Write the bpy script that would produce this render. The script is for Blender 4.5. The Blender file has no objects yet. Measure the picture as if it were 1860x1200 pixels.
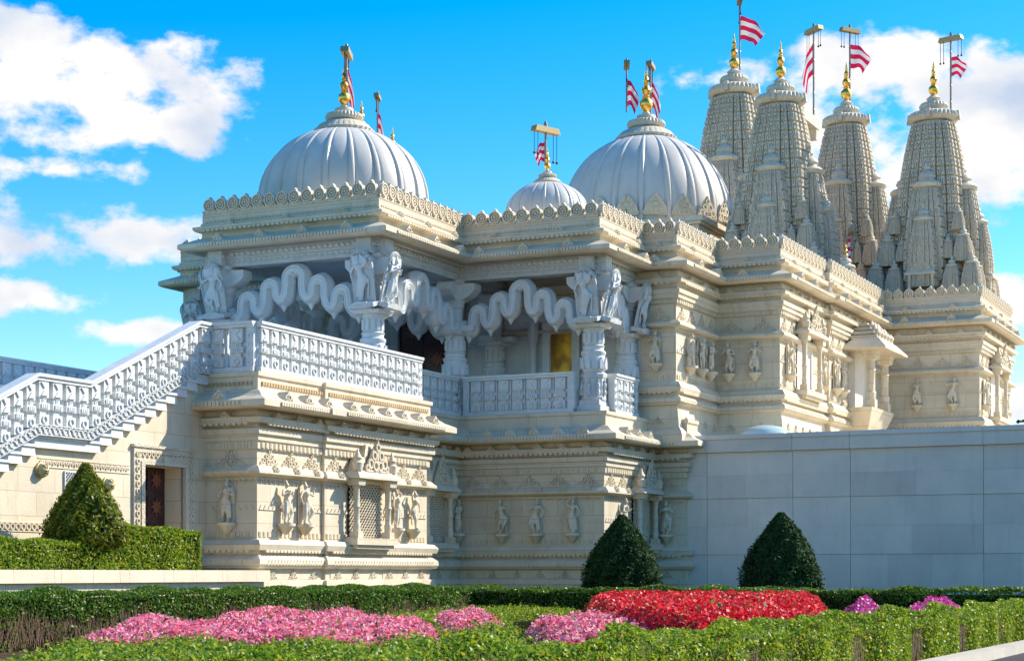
import bpy, bmesh, math, random
import numpy as np
from mathutils import Vector, Matrix
random.seed(7); rng = np.random.default_rng(7)
PI = math.pi; R = math.radians
S = bpy.context.scene
COL = S.collection

# ------------------------------------------------------------------ camera
cd = bpy.data.cameras.new('camera'); cam = bpy.data.objects.new('camera', cd); COL.objects.link(cam)
cam.location = (0, 0, 1.1); cam.rotation_euler = (PI/2, 0, 0)
cd.sensor_width = 36; cd.lens = 3254/1860*36; cd.shift_y = 440/1860; cd.clip_end = 5000
S.camera = cam
# temple frame: local X runs along the side walls away from the camera, local Y to the left
C0 = Vector((-4.84, 34.0, 0)); ANG = math.atan2(.903, .430)
TM = Matrix.Translation(C0) @ Matrix.Rotation(ANG, 4, 'Z')
def L2W(U, W, z=0): return TM @ Vector((U, W, z))
# ------------------------------------------------------------------ sun and sky
SUN = (L2W(.56, -.50) - C0); SUN.z = .58; SUN.normalize()
sl = bpy.data.lights.new('sun', 'SUN'); sl.energy = 4.8; sl.angle = R(.55); sl.color = (1, .92, .77)
so = bpy.data.objects.new('sun', sl); COL.objects.link(so)
so.rotation_euler = SUN.to_track_quat('Z', 'Y').to_euler(); so.location = (20, 10, 40)
wd = bpy.data.worlds.new('World'); S.world = wd; wd.use_nodes = True
def sky_nodes():
    nt = wd.node_tree; N = nt.nodes; L = nt.links; N.clear()
    out = N.new('ShaderNodeOutputWorld'); bg = N.new('ShaderNodeBackground'); bg.inputs[1].default_value = .15
    sky = N.new('ShaderNodeTexSky'); sky.sky_type = 'NISHITA'; sky.sun_disc = False
    sky.sun_elevation = math.asin(SUN.z); sky.sun_rotation = math.atan2(SUN.x, SUN.y)
    sky.air_density = 1.0; sky.dust_density = .4; sky.ozone_density = 2.5
    hs = N.new('ShaderNodeHueSaturation'); hs.inputs['Saturation'].default_value = 1.6; hs.inputs['Value'].default_value = .97
    L.new(sky.outputs[0], hs.inputs['Color'])
    tc = N.new('ShaderNodeTexCoord'); sp = N.new('ShaderNodeSeparateXYZ'); L.new(tc.outputs['Generated'], sp.inputs[0])
    def math_(op, a, b=None, c=None):
        n = N.new('ShaderNodeMath'); n.operation = op
        for i, v in enumerate((a, b, c)):
            if v is None: continue
            if isinstance(v, (int, float)): n.inputs[i].default_value = v
            else: L.new(v, n.inputs[i])
        return n.outputs[0]
    az = math_('ARCTAN2', sp.outputs[0], sp.outputs[1]); el = math_('ARCSINE', sp.outputs[2])
    # noise in (azimuth, elevation), stretched sideways
    cv = N.new('ShaderNodeCombineXYZ'); L.new(az, cv.inputs[0]); L.new(math_('MULTIPLY', el, 1.5), cv.inputs[1])
    nz = N.new('ShaderNodeTexNoise'); nz.inputs['Scale'].default_value = 15; nz.inputs['Detail'].default_value = 9; nz.inputs['Roughness'].default_value = .58
    L.new(cv.outputs[0], nz.inputs['Vector'])
    n2 = N.new('ShaderNodeTexNoise'); n2.inputs['Scale'].default_value = 11; n2.inputs['Detail'].default_value = 5
    mp = N.new('ShaderNodeMapping'); mp.inputs['Location'].default_value = (.7, -.035, 3.1); L.new(cv.outputs[0], mp.inputs[0]); L.new(mp.outputs[0], n2.inputs['Vector'])
    # cumulus banks: (azimuth, elevation, half width, half height, weight)
    def ae(px, py):
        a = math.atan((px-930)/3254); return a, math.atan((1040-py)/3254*math.cos(a))
    banks = [(110, 165, 330, 100, 1.1), (40, 90, 150, 70, .8), (330, 225, 170, 60, .9), (215, 425, 300, 62, 1), (60, 545, 120, 30, .5),
             (245, 606, 130, 34, 1), (1290, 140, 130, 40, .85), (1600, 130, 190, 80, .9), (1740, 190, 260, 120, 1.05), (1800, 270, 240, 90, 1),
             (1560, 250, 150, 70, .8), (1830, 330, 150, 60, .8), (1840, 550, 110, 85, 1), (1850, 725, 70, 45, .9), (1480, 200, 110, 60, .7), (90, 310, 220, 26, .5),
             (2300, 300, 300, 150, 1), (-500, 300, 400, 150, 1), (2900, 500, 300, 120, 1), (-1300, 420, 350, 130, 1)]
    rest = [(az0, el0, .16, .06, .95) for az0, el0 in ((1.3, .3), (1.9, .18), (2.5, .35), (3.0, .2), (-1.2, .2), (-1.8, .33), (-2.4, .17), (-2.9, .4), (.5, .62), (-.6, .7), (2.2, .8), (-2.0, .85))]
    acc = None
    for b in [ae(x, y)+(hw/3254, hh/3254, w) for x, y, hw, hh, w in banks]+rest:
        dx = math_('MULTIPLY', math_('SUBTRACT', az, b[0]), 1/b[2]); dy = math_('MULTIPLY', math_('SUBTRACT', el, b[1]), 1/b[3])
        d = math_('SQRT', math_('ADD', math_('MULTIPLY', dx, dx), math_('MULTIPLY', dy, dy)))
        v = math_('MULTIPLY', math_('SUBTRACT', 1.18, d), b[4])
        acc = v if acc is None else math_('MAXIMUM', acc, v)
    fld = math_('ADD', math_('MULTIPLY', math_('MAXIMUM', acc, -.9), .55), math_('MULTIPLY', math_('SUBTRACT', nz.outputs[0], .5), 2.1))
    mr = N.new('ShaderNodeMapRange'); mr.interpolation_type = 'SMOOTHSTEP'; L.new(fld, mr.inputs[0]); mr.inputs[1].default_value = .10; mr.inputs[2].default_value = .38
    sh = N.new('ShaderNodeMapRange'); L.new(n2.outputs[0], sh.inputs[0]); sh.inputs[1].default_value = .46; sh.inputs[2].default_value = .66
    cc = N.new('ShaderNodeMix'); cc.data_type = 'RGBA'; L.new(sh.outputs[0], cc.inputs[0])
    cc.inputs[6].default_value = (4.3, 4.2, 4.1, 1); cc.inputs[7].default_value = (2.3, 2.75, 3.5, 1)
    mx = N.new('ShaderNodeMix'); mx.data_type = 'RGBA'; L.new(mr.outputs[0], mx.inputs[0]); L.new(hs.outputs[0], mx.inputs[6]); L.new(cc.outputs[2], mx.inputs[7])
    L.new(mx.outputs[2], bg.inputs[0]); L.new(bg.outputs[0], out.inputs[0])
sky_nodes()
S.view_settings.view_transform = 'Standard'; S.view_settings.look = 'None'; S.view_settings.exposure = 0.72; S.view_settings.gamma = 1
S.render.engine = 'CYCLES'

# ------------------------------------------------------------------ materials
MATS = {}
def stone(name, c1, c2, stain=(.30, .21, .12), stain_amt=.5, scale=1.3, rough=.6, bump=.25, grain=26, carve=0, blocks=False):
    m = bpy.data.materials.new(name); m.use_nodes = True; nt = m.node_tree; N = nt.nodes; L = nt.links
    b = N['Principled BSDF']; b.inputs['Roughness'].default_value = rough; b.inputs['Specular IOR Level'].default_value = .3
    tc = N.new('ShaderNodeTexCoord')
    n1 = N.new('ShaderNodeTexNoise'); n1.inputs['Scale'].default_value = scale; n1.inputs['Detail'].default_value = 6; n1.inputs['Roughness'].default_value = .62; L.new(tc.outputs['Object'], n1.inputs['Vector'])
    r1 = N.new('ShaderNodeMapRange'); L.new(n1.outputs[0], r1.inputs[0]); r1.inputs[1].default_value = .32; r1.inputs[2].default_value = .68
    mx = N.new('ShaderNodeMix'); mx.data_type = 'RGBA'; L.new(r1.outputs[0], mx.inputs[0]); mx.inputs[6].default_value = (*c1, 1); mx.inputs[7].default_value = (*c2, 1)
    mp = N.new('ShaderNodeMapping'); mp.inputs['Scale'].default_value = (2.6, 2.6, .5); L.new(tc.outputs['Object'], mp.inputs[0])
    n2 = N.new('ShaderNodeTexNoise'); n2.inputs['Scale'].default_value = 1.4; n2.inputs['Detail'].default_value = 8; n2.inputs['Roughness'].default_value = .7; L.new(mp.outputs[0], n2.inputs['Vector'])
    r2 = N.new('ShaderNodeMapRange'); L.new(n2.outputs[0], r2.inputs[0]); r2.inputs[1].default_value = .54; r2.inputs[2].default_value = .8; r2.inputs[4].default_value = stain_amt
    m2 = N.new('ShaderNodeMix'); m2.data_type = 'RGBA'; L.new(r2.outputs[0], m2.inputs[0]); L.new(mx.outputs[2], m2.inputs[6]); m2.inputs[7].default_value = (*stain, 1)
    L.new(m2.outputs[2], b.inputs['Base Color'])
    n3 = N.new('ShaderNodeTexNoise'); n3.inputs['Scale'].default_value = grain; n3.inputs['Detail'].default_value = 5; L.new(tc.outputs['Object'], n3.inputs['Vector'])
    bp = N.new('ShaderNodeBump'); bp.inputs['Strength'].default_value = bump; bp.inputs['Distance'].default_value = .02; L.new(n3.outputs[0], bp.inputs['Height'])
    last = bp
    if carve:
        vo = N.new('ShaderNodeTexVoronoi'); vo.inputs['Scale'].default_value = carve; vo.feature = 'DISTANCE_TO_EDGE'; L.new(tc.outputs['Object'], vo.inputs['Vector'])
        rv = N.new('ShaderNodeMapRange'); L.new(vo.outputs['Distance'], rv.inputs[0]); rv.inputs[2].default_value = .16
        b2 = N.new('ShaderNodeBump'); b2.inputs['Strength'].default_value = .55; b2.inputs['Distance'].default_value = .03; L.new(rv.outputs[0], b2.inputs['Height']); L.new(bp.outputs[0], b2.inputs['Normal']); last = b2
    if blocks:   # ashlar joints: courses run along either wall direction
        sx = N.new('ShaderNodeSeparateXYZ'); L.new(tc.outputs['Object'], sx.inputs[0]); ad = N.new('ShaderNodeMath'); L.new(sx.outputs[0], ad.inputs[0]); L.new(sx.outputs[1], ad.inputs[1])
        cb = N.new('ShaderNodeCombineXYZ'); L.new(ad.outputs[0], cb.inputs[0]); L.new(sx.outputs[2], cb.inputs[1])
        br = N.new('ShaderNodeTexBrick'); L.new(cb.outputs[0], br.inputs['Vector']); br.inputs['Scale'].default_value = 1; br.inputs['Brick Width'].default_value = .93; br.inputs['Row Height'].default_value = .41; br.inputs['Mortar Size'].default_value = .006; br.inputs['Mortar Smooth'].default_value = .3
        br.inputs['Color1'].default_value = (1, 1, 1, 1); br.inputs['Color2'].default_value = (.90, .90, .89, 1); br.inputs['Mortar'].default_value = (.62, .56, .48, 1)
        mu = N.new('ShaderNodeMix'); mu.data_type = 'RGBA'; mu.blend_type = 'MULTIPLY'; mu.inputs[0].default_value = 1; L.new(m2.outputs[2], mu.inputs[6]); L.new(br.outputs['Color'], mu.inputs[7]); L.new(mu.outputs[2], b.inputs['Base Color'])
    L.new(last.outputs[0], b.inputs['Normal'])
    MATS[name] = m; return m
def plain(name, c, rough=.5, metal=0, spec=.4, noise=0, nscale=8):
    m = bpy.data.materials.new(name); m.use_nodes = True; nt = m.node_tree; N = nt.nodes; b = N['Principled BSDF']
    b.inputs['Base Color'].default_value = (*c, 1); b.inputs['Roughness'].default_value = rough; b.inputs['Metallic'].default_value = metal; b.inputs['Specular IOR Level'].default_value = spec
    if noise:
        tc = N.new('ShaderNodeTexCoord'); n = N.new('ShaderNodeTexNoise'); n.inputs['Scale'].default_value = nscale; n.inputs['Detail'].default_value = 6; nt.links.new(tc.outputs['Object'], n.inputs['Vector'])
        cr = N.new('ShaderNodeValToRGB'); cr.color_ramp.elements[0].position = .3; cr.color_ramp.elements[1].position = .7
        cr.color_ramp.elements[0].color = (*[x*(1-noise) for x in c], 1); cr.color_ramp.elements[1].color = (*[min(1, x*(1+noise)) for x in c], 1)
        nt.links.new(n.outputs[0], cr.inputs[0]); nt.links.new(cr.outputs[0], b.inputs['Base Color'])
    MATS[name] = m; return m
def leafmat(name, cols, transl=.35, rough=.45):
    m = bpy.data.materials.new(name); m.use_nodes = True; nt = m.node_tree; N = nt.nodes; L = nt.links
    b = N['Principled BSDF']; b.inputs['Roughness'].default_value = rough; b.inputs['Specular IOR Level'].default_value = .35
    g = N.new('ShaderNodeNewGeometry'); cr = N.new('ShaderNodeValToRGB'); L.new(g.outputs['Random Per Island'], cr.inputs[0])
    els = cr.color_ramp.elements
    while len(els) < len(cols): els.new(.5)
    for i, c in enumerate(cols): els[i].position = i/(len(cols)-1); els[i].color = (*c, 1)
    L.new(cr.outputs[0], b.inputs['Base Color'])
    t = N.new('ShaderNodeBsdfTranslucent'); L.new(cr.outputs[0], t.inputs[0])
    mx = N.new('ShaderNodeMixShader'); mx.inputs[0].default_value = transl; L.new(b.outputs[0], mx.inputs[1]); L.new(t.outputs[0], mx.inputs[2])
    L.new(mx.outputs[0], N['Material Output'].inputs[0]); MATS[name] = m; return m
CREAM = stone('cream_limestone', (.75, .65, .495), (.64, .55, .41), stain_amt=.5, blocks=True)
CREAM2 = stone('carved_limestone', (.74, .65, .51), (.61, .53, .41), stain=(.36, .25, .14), stain_amt=.55, carve=20)
SPIRE = stone('spire_limestone', (.68, .60, .48), (.56, .49, .38), stain=(.30, .23, .15), stain_amt=.5, scale=2.2)
DOME = stone('dome_marble', (.68, .64, .58), (.56, .53, .49), stain=(.34, .30, .26), stain_amt=.35, scale=.9, rough=.42, bump=.08)
MARBLE = stone('white_marble', (.74, .74, .72), (.60, .63, .64), stain=(.34, .36, .36), stain_amt=.5, scale=2.5, rough=.5)
MARBLEC = stone('carved_marble', (.73, .73, .71), (.58, .61, .62), stain=(.30, .32, .32), stain_amt=.5, scale=3, rough=.5, carve=24)
WALLM = stone('wall_limestone', (.78, .71, .62), (.66, .61, .55), stain=(.50, .44, .37), stain_amt=.5, scale=1.0, bump=.15)
def vary(m, lo=.86, hi=1.06):
    nt = m.node_tree; b = nt.nodes['Principled BSDF']; src = b.inputs['Base Color'].links[0].from_socket
    oi = nt.nodes.new('ShaderNodeObjectInfo'); mr = nt.nodes.new('ShaderNodeMapRange'); mr.inputs[3].default_value = lo; mr.inputs[4].default_value = hi; nt.links.new(oi.outputs['Random'], mr.inputs[0])
    h = nt.nodes.new('ShaderNodeHueSaturation'); nt.links.new(mr.outputs[0], h.inputs['Value']); nt.links.new(src, h.inputs['Color']); nt.links.new(h.outputs[0], b.inputs['Base Color'])
vary(WALLM)
GOLD = plain('gold', (1.0, .60, .13), .34, 1)
BRONZE = plain('crossbar_brass', (.45, .33, .16), .5, .6)
POLE = plain('pole_metal', (.30, .26, .22), .5, .5)
CHAIN = plain('dark_chain', (.05, .05, .06), .5, .4)
WOOD = plain('dark_wood', (.045, .012, .014), .35, 0, .5, .4, 14)
WOOD2 = plain('carved_wood', (.16, .045, .022), .4, 0, .5, .3, 14)
GLASS = plain('skylight', (.45, .58, .60), .15, 0, .6)
LAMPG = plain('lamp_glass', (.45, .43, .24), .2, 0, .6)
DARK = plain('dark_void', (.02, .018, .016), .9)
SOIL = plain('soil', (.07, .045, .03), .95, 0, .1, .4, 5)
ASPH = plain('asphalt', (.05, .045, .045), .9, 0, .2, .3, 60)
GRASS = plain('lawn', (.06, .10, .02), .95, 0, .1, .35, 3)
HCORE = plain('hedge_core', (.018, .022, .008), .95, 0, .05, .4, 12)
TWIG = leafmat('twig', [(.06, .035, .02), (.15, .09, .05), (.20, .13, .08)], .05, .8)
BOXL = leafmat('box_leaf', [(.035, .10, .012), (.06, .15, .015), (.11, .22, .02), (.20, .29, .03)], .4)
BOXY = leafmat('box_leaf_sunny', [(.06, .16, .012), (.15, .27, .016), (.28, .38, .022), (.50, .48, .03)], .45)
YEWL = leafmat('yew_leaf', [(.009, .038, .010), (.016, .062, .012), (.035, .10, .014)], .25, .75)
CYPL = leafmat('golden_conifer_leaf', [(.06, .10, .008), (.13, .18, .010), (.30, .30, .015)], .4)
PINK = leafmat('pink_petal', [(.72, .05, .12), (.90, .19, .30), (.93, .34, .44), (.95, .62, .66)], .4)
RED = leafmat('red_petal', [(.45, .006, .012), (.72, .010, .02), (.84, .02, .035), (.88, .14, .14)], .4)
MAG = leafmat('magenta_petal', [(.50, .02, .22), (.72, .05, .36), (.82, .20, .50)], .3)
def flagmat():
    m = bpy.data.materials.new('flag_cloth'); m.use_nodes = True; nt = m.node_tree; N = nt.nodes; L = nt.links; b = N['Principled BSDF']; b.inputs['Roughness'].default_value = .8
    uv = N.new('ShaderNodeUVMap'); s = N.new('ShaderNodeSeparateXYZ'); L.new(uv.outputs[0], s.inputs[0])
    a = N.new('ShaderNodeMath'); a.operation = 'MULTIPLY'; a.inputs[1].default_value = 2.5; L.new(s.outputs[1], a.inputs[0])
    f = N.new('ShaderNodeMath'); f.operation = 'FRACT'; L.new(a.outputs[0], f.inputs[0]); g = N.new('ShaderNodeMath'); g.operation = 'LESS_THAN'; g.inputs[1].default_value = .5; L.new(f.outputs[0], g.inputs[0])
    mx = N.new('ShaderNodeMix'); mx.data_type = 'RGBA'; L.new(g.outputs[0], mx.inputs[0]); mx.inputs[6].default_value = (.85, .78, .78, 1); mx.inputs[7].default_value = (.75, .015, .08, 1)
    L.new(mx.outputs[2], b.inputs['Base Color'])
    t = N.new('ShaderNodeBsdfTranslucent'); L.new(mx.outputs[2], t.inputs[0]); ms = N.new('ShaderNodeMixShader'); ms.inputs[0].default_value = .4
    L.new(b.outputs[0], ms.inputs[1]); L.new(t.outputs[0], ms.inputs[2]); L.new(ms.outputs[0], N['Material Output'].inputs[0]); return m
FLAG = flagmat()
def goldpanel():
    m = bpy.data.materials.new('gilt_panel'); m.use_nodes = True; N = m.node_tree.nodes; b = N['Principled BSDF']
    tc = N.new('ShaderNodeTexCoord'); n = N.new('ShaderNodeTexNoise'); n.inputs['Scale'].default_value = 2.2; n.inputs['Detail'].default_value = 4; m.node_tree.links.new(tc.outputs['Object'], n.inputs[0])
    cr = N.new('ShaderNodeValToRGB'); cr.color_ramp.elements[0].color = (.30, .13, .015, 1); cr.color_ramp.elements[1].color = (.85, .50, .04, 1); cr.color_ramp.elements[0].position = .4; cr.color_ramp.elements[1].position = .65
    m.node_tree.links.new(n.outputs[0], cr.inputs[0]); m.node_tree.links.new(cr.outputs[0], b.inputs['Base Color']); b.inputs['Metallic'].default_value = .4; b.inputs['Roughness'].default_value = .4; return m
GILT = goldpanel()

# ------------------------------------------------------------------ mesh helpers
def link(o, parent=None, loc=None, rz=0, scale=None):
    COL.objects.link(o)
    if parent: o.parent = parent
    if loc is not None: o.location = loc
    if rz: o.rotation_euler = (0, 0, rz)
    if scale is not None: o.scale = (scale, scale, scale) if isinstance(scale, (int, float)) else scale
    return o
class MB:
    def __init__(s): s.v = []; s.f = []; s.sm = []; s.tris = 0
    def add(s, v, f, smooth=False):
        k = len(s.v); s.v += [tuple(p) for p in v]; s.f += [tuple(i+k for i in q) for q in f]; s.sm += [smooth]*len(f); return s
    def box(s, x0, x1, y0, y1, z0, z1, tx=0, ty=0):
        v = [(x0, y0, z0), (x1, y0, z0), (x1, y1, z0), (x0, y1, z0), (x0+tx, y0+ty, z1), (x1-tx, y0+ty, z1), (x1-tx, y1-ty, z1), (x0+tx, y1-ty, z1)]
        return s.add(v, [(3, 2, 1, 0), (4, 5, 6, 7), (0, 1, 5, 4), (1, 2, 6, 5), (2, 3, 7, 6), (3, 0, 4, 7)])
    def lathe(s, prof, n=16, c=(0, 0), ribs=0, amp=0, ph=0, smooth=True, a0=0, a1=2*PI):
        full = abs(a1-a0-2*PI) < 1e-6; m = n if full else n+1; v = []
        for r, z in prof:
            for i in range(m):
                a = a0+(a1-a0)*i/n+ph; rr = r*(1+amp*math.cos(ribs*a)) if ribs else r
                v.append((c[0]+rr*math.cos(a), c[1]+rr*math.sin(a), z))
        f = []
        for j in range(len(prof)-1):
            for i in range(n if full else n):
                i2 = (i+1) % m
                if not full and i == m-1: continue
                f.append((j*m+i, j*m+i2, (j+1)*m+i2, (j+1)*m+i))
        f.append(tuple(range(m))[::-1]); f.append(tuple((len(prof)-1)*m+i for i in range(m)))
        return s.add(v, f, smooth)
    def prism(s, pts, y0, y1):
        """outline pts (x,z) extruded in y from y0 to y1"""
        n = len(pts); v = [(x, y0, z) for x, z in pts]+[(x, y1, z) for x, z in pts]
        f = [tuple(range(n)), tuple(range(2*n-1, n-1, -1))]+[(i, i+n, (i+1) % n+n, (i+1) % n) for i in range(n)]
        return s.add(v, f)
    def tube(s, pts, rad, n=8, flat=1.0, cap=True, closed=False):
        """tube through 3-D pts, cross-section squashed in y by flat"""
        P = [Vector(p) for p in pts]; v = []; m = len(P)
        for i, p in enumerate(P):
            a = P[(i-1) % m] if (i or closed) else P[0]; b = P[(i+1) % m] if (i < m-1 or closed) else P[-1]
            t = (b-a).normalized(); ref = Vector((0, 1, 0)) if abs(t.y) < .9 else Vector((1, 0, 0))
            q = t.cross(ref).normalized(); w = q.cross(t)
            r = rad[i] if isinstance(rad, (list, tuple)) else rad
            for k in range(n):
                c = 2*PI*k/n; v.append(p+q*r*math.cos(c)+w*r*flat*math.sin(c))
        f = []
        for i in range(m if closed else m-1):
            for k in range(n):
                i2 = (i+1) % m; f.append((i*n+k, i*n+(k+1) % n, i2*n+(k+1) % n, i2*n+k))
        if cap and not closed: f += [tuple(range(n))[::-1], tuple((m-1)*n+k for k in range(n))]
        return s.add(v, f, True)
    def ring(s, cx, cz, r, t, y0, y1, n=12, a0=0, a1=2*PI):
        """flat annulus in the x-z plane"""
        full = abs(a1-a0-2*PI) < 1e-6; m = n if full else n+1; v = []
        for i in range(m):
            a = a0+(a1-a0)*i/n
            for rr, y in ((r-t, y0), (r, y0), (r, y1), (r-t, y1)): v.append((cx+rr*math.cos(a), y, cz+rr*math.sin(a)))
        f = []
        for i in range(n):
            j = (i+1) % m
            for k in range(4): f.append((i*4+k, i*4+(k+1) % 4, j*4+(k+1) % 4, j*4+k))
        return s.add(v, f)
    def merge(s, o, fn):
        return s.add([fn(p) for p in o.v], o.f)
    def mesh(s, name, mat):
        me = bpy.data.meshes.new(name); me.from_pydata(s.v, [], s.f); me.materials.append(mat)
        bm = bmesh.new(); bm.from_mesh(me); bmesh.ops.recalc_face_normals(bm, faces=bm.faces); bm.to_mesh(me); bm.free()
        me.polygons.foreach_set('use_smooth', s.sm)
        if any(s.sm): me.set_sharp_from_angle(angle=R(38))
        me.update(); return me
    def build(s, name, mat, parent=None, loc=None, rz=0, scale=None, stuff=False):
        o = bpy.data.objects.new(name, s.mesh(name, mat))
        if stuff: o['kind'] = 'stuff'
        return link(o, parent, loc, rz, scale)
def inst(name, me, parent, loc, rz=0, scale=None): return link(bpy.data.objects.new(name, me), parent, loc, rz, scale)
def thing(name, label, cat, M=None, group=None):
    o = bpy.data.objects.new(name, None); COL.objects.link(o); o.empty_display_size = .2
    if M is not None: o.matrix_world = M
    return tag(o, label, cat, group)
def tag(o, label, cat, group=None):
    o['label'] = label; o['category'] = cat
    if group: o['group'] = group
    return o
def structure(o): o['kind'] = 'structure'; return o
def nrm(a, b): dx, dy = b[0]-a[0], b[1]-a[1]; l = math.hypot(dx, dy); return (dy/l, -dx/l), l
def sweep(path, prof, closed=False):
    """sweep a moulding profile [(outward offset, z)...] along a plan path, mitred corners, outside on the right"""
    n = len(path); mit = []
    for i in range(n):
        ns = []
        if i > 0 or closed: ns.append(nrm(path[i-1], path[i])[0])
        if i < n-1 or closed: ns.append(nrm(path[i], path[(i+1) % n])[0])
        if len(ns) == 1: mit.append(ns[0])
        else:
            d = 1+ns[0][0]*ns[1][0]+ns[0][1]*ns[1][1]; mit.append(((ns[0][0]+ns[1][0])/d, (ns[0][1]+ns[1][1])/d))
    k = len(prof); v = [(p[0]+m[0]*o, p[1]+m[1]*o, z) for p, m in zip(path, mit) for o, z in prof]; f = []
    for i in range(n if closed else n-1):
        j = (i+1) % n
        for a in range(k-1): f.append((i*k+a, j*k+a, j*k+a+1, i*k+a+1))
    if not closed: f += [tuple(range(k)), tuple((n-1)*k+a for a in range(k))][:0]
    mb = MB(); mb.add(v, f); return mb
def along(mb, motif, a, b, z, out, spacing, margin=.05, alt=False):
    """repeat a motif (x along, y outward, z up) on the segment a-b"""
    (nx, ny), l = nrm(a, b); tx, ty = (b[0]-a[0])/l, (b[1]-a[1])/l
    cnt = max(1, int((l-2*margin)/spacing)); st = (l-2*margin)/cnt
    for i in range(cnt):
        s0 = margin+(i+.5)*st; sg = -1 if (alt and i % 2) else 1
        mb.merge(motif, lambda p: (a[0]+tx*(s0+p[0])+nx*(out+p[1]), a[1]+ty*(s0+p[0])+ny*(out+p[1]), z+(p[2] if sg > 0 else -p[2])))
# --- carved motifs
def halfdisc(r, d, n=6):
    return MB().prism([(r*math.cos(PI+PI*i/n), r*math.sin(PI+PI*i/n)) for i in range(n+1)], 0, d)
M_DENT = MB().box(-.03, .03, -.01, .035, -.035, .035)
M_KEY = MB().box(-.035, .035, -.01, .022, -.05, .05).box(-.065, -.048, -.01, .02, -.05, .05)
M_SCAL = halfdisc(.055, .045)
M_TRI = MB().prism([(-.07, -.045), (.07, -.045), (0, .05)], -.01, .02)
M_LEAF = MB().ring(0, -.02, .065, .022, -.01, .025, 8, 0, PI).box(-.012, .012, -.01, .022, -.05, .03)
M_ROPE = MB().prism([(-.05, -.05), (-.01, -.05), (.05, .05), (.01, .05)], -.02, .02)
def crest_motif(w, h):
    m = MB(); 
    m.ring(0, h*.80, h*.15, h*.06, -.01, .04, 8); m.prism([(-.03*w, h*.9), (.03*w, h*.9), (0, h*1.08)], -.01, .04)
    for s in (-1, 1):
        m.ring(s*w*.15, h*.52, h*.17, h*.07, -.01, .035, 8); m.ring(s*w*.10, h*.18, h*.18, h*.07, -.01, .04, 8)
        m.ring(s*w*.30, h*.24, h*.18, h*.07, -.01, .03, 8); m.ring(s*w*.43, h*.10, h*.12, h*.06, -.01, .025, 8)
    m.box(-w*.03, w*.03, -.01, .03, 0, h*.7); m.box(-w*.5, w*.5, -.01, .02, -.02, .02)
    return m
M_CREST = crest_motif(.62, .30); M_CREST_S = crest_motif(.34, .20)
def kudu_motif(w, h, d):
    pts = [(-w/2, 0), (w/2, 0), (w*.42, h*.35), (w*.30, h*.55), (w*.18, h*.72), (0, h), (-w*.18, h*.72), (-w*.30, h*.55), (-w*.42, h*.35)]
    m = MB().prism(pts, -d, .02); m.ring(0, h*.38, w*.2, w*.07, .0, .045, 8); m.ring(-w*.3, h*.16, w*.12, w*.05, 0, .04, 6); m.ring(w*.3, h*.16, w*.12, w*.05, 0, .04, 6); return m
M_KUDU = kudu_motif(.30, .19, .22); M_KUDU_S = kudu_motif(.22, .12, .06)

# ------------------------------------------------------------------ ground
g = MB(); g.add([(-900, -300, 0), (900, -300, 0), (900, 1500, 0), (-900, 1500, 0)], [(0, 1, 2, 3)]); structure(g.build('ground', GRASS))
def sheet(name, mat, pts, z):
    m = MB(); m.add([(*L2W(a, b).xy, z) for a, b in pts], [tuple(range(len(pts)))]); return structure(m.build(name, mat))
sheet('planting_soil', SOIL, [(-40, -14.5), (6.2, -14.5), (6.2, -.62), (-40, -.62)], .004)
sheet('road', ASPH, [(-60, -40), (60, -40), (60, -14.75), (-60, -14.75)], .006)
m = MB(); m.box(-40, 30, -14.75, -14.5, -.1, .13, .0, .01); k = m.build('kerb', stone('kerb_stone', (.55, .50, .43), (.45, .41, .35)), None, C0, ANG); structure(k)

# ------------------------------------------------------------------ the temple
T = thing('temple', 'carved cream limestone temple with ribbed domes, spires and a raised columned porch', 'temple', TM)
AX = 3.3
RP = [(6.3, .95), (10.43, .95), (10.43, -2.67), (13.27, -2.67), (13.27, -3.55), (16.27, -3.55), (16.27, -5.3), (20.43, -5.3), (20.43, -5.45), (26.6, -5.45), (26.6, -8.42), (31.8, -8.42), (31.8, -5.45), (44, -5.45)]
def mir(p): return (p[0], 2*AX-p[1])
ROOF = RP+[mir(p) for p in RP[::-1]]
def poly(path, z, name, mat, off=0):
    mb = MB(); mb.add([(p[0], p[1], z) for p in path], [tuple(range(len(path)))]); return mb.build(name, mat, T)
LP = [(0, 1.16), (0, 0), (2.33, 0), (2.33, -.07), (6.68, -.07), (6.68, 1.07), (10.43, 1.07), (10.43, -2.8), (13.5, -2.8), (13.5, -3.72), (14.2, -3.72)]
lower = [(.32, 0), (.32, .45), (.22, .52), (.22, .70), (.16, .74), (.14, .95), (.05, .97), (.05, 1.17), (.16, 1.2), (.2, 1.27), (.19, 1.36), (.12, 1.42), (.06, 1.46), (.06, 1.52), (.17, 1.54), (.2, 1.64), (.12, 1.73),
         (.0, 1.74), (.0, 2.93), (.1, 2.95), (.17, 2.99), (.17, 3.04), (.06, 3.14), (.0, 3.15), (.0, 3.45), (.05, 3.46), (.05, 3.60), (.09, 3.62), (.09, 3.72), (.14, 3.74), (.14, 3.84), (.05, 3.88), (.05, 3.92), (.2, 3.95), (.22, 4.05), (.08, 4.09), (.05, 4.2),
         (.44, 4.2), (.5, 4.23), (.5, 4.35), (.46, 4.37), (.30, 4.44), (.14, 4.56), (.06, 4.58), (.06, 4.82), (.10, 4.84), (.10, 4.92), (-.3, 4.92)]
sweep(LP, lower).build('podium_wall', CREAM, T)
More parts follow.
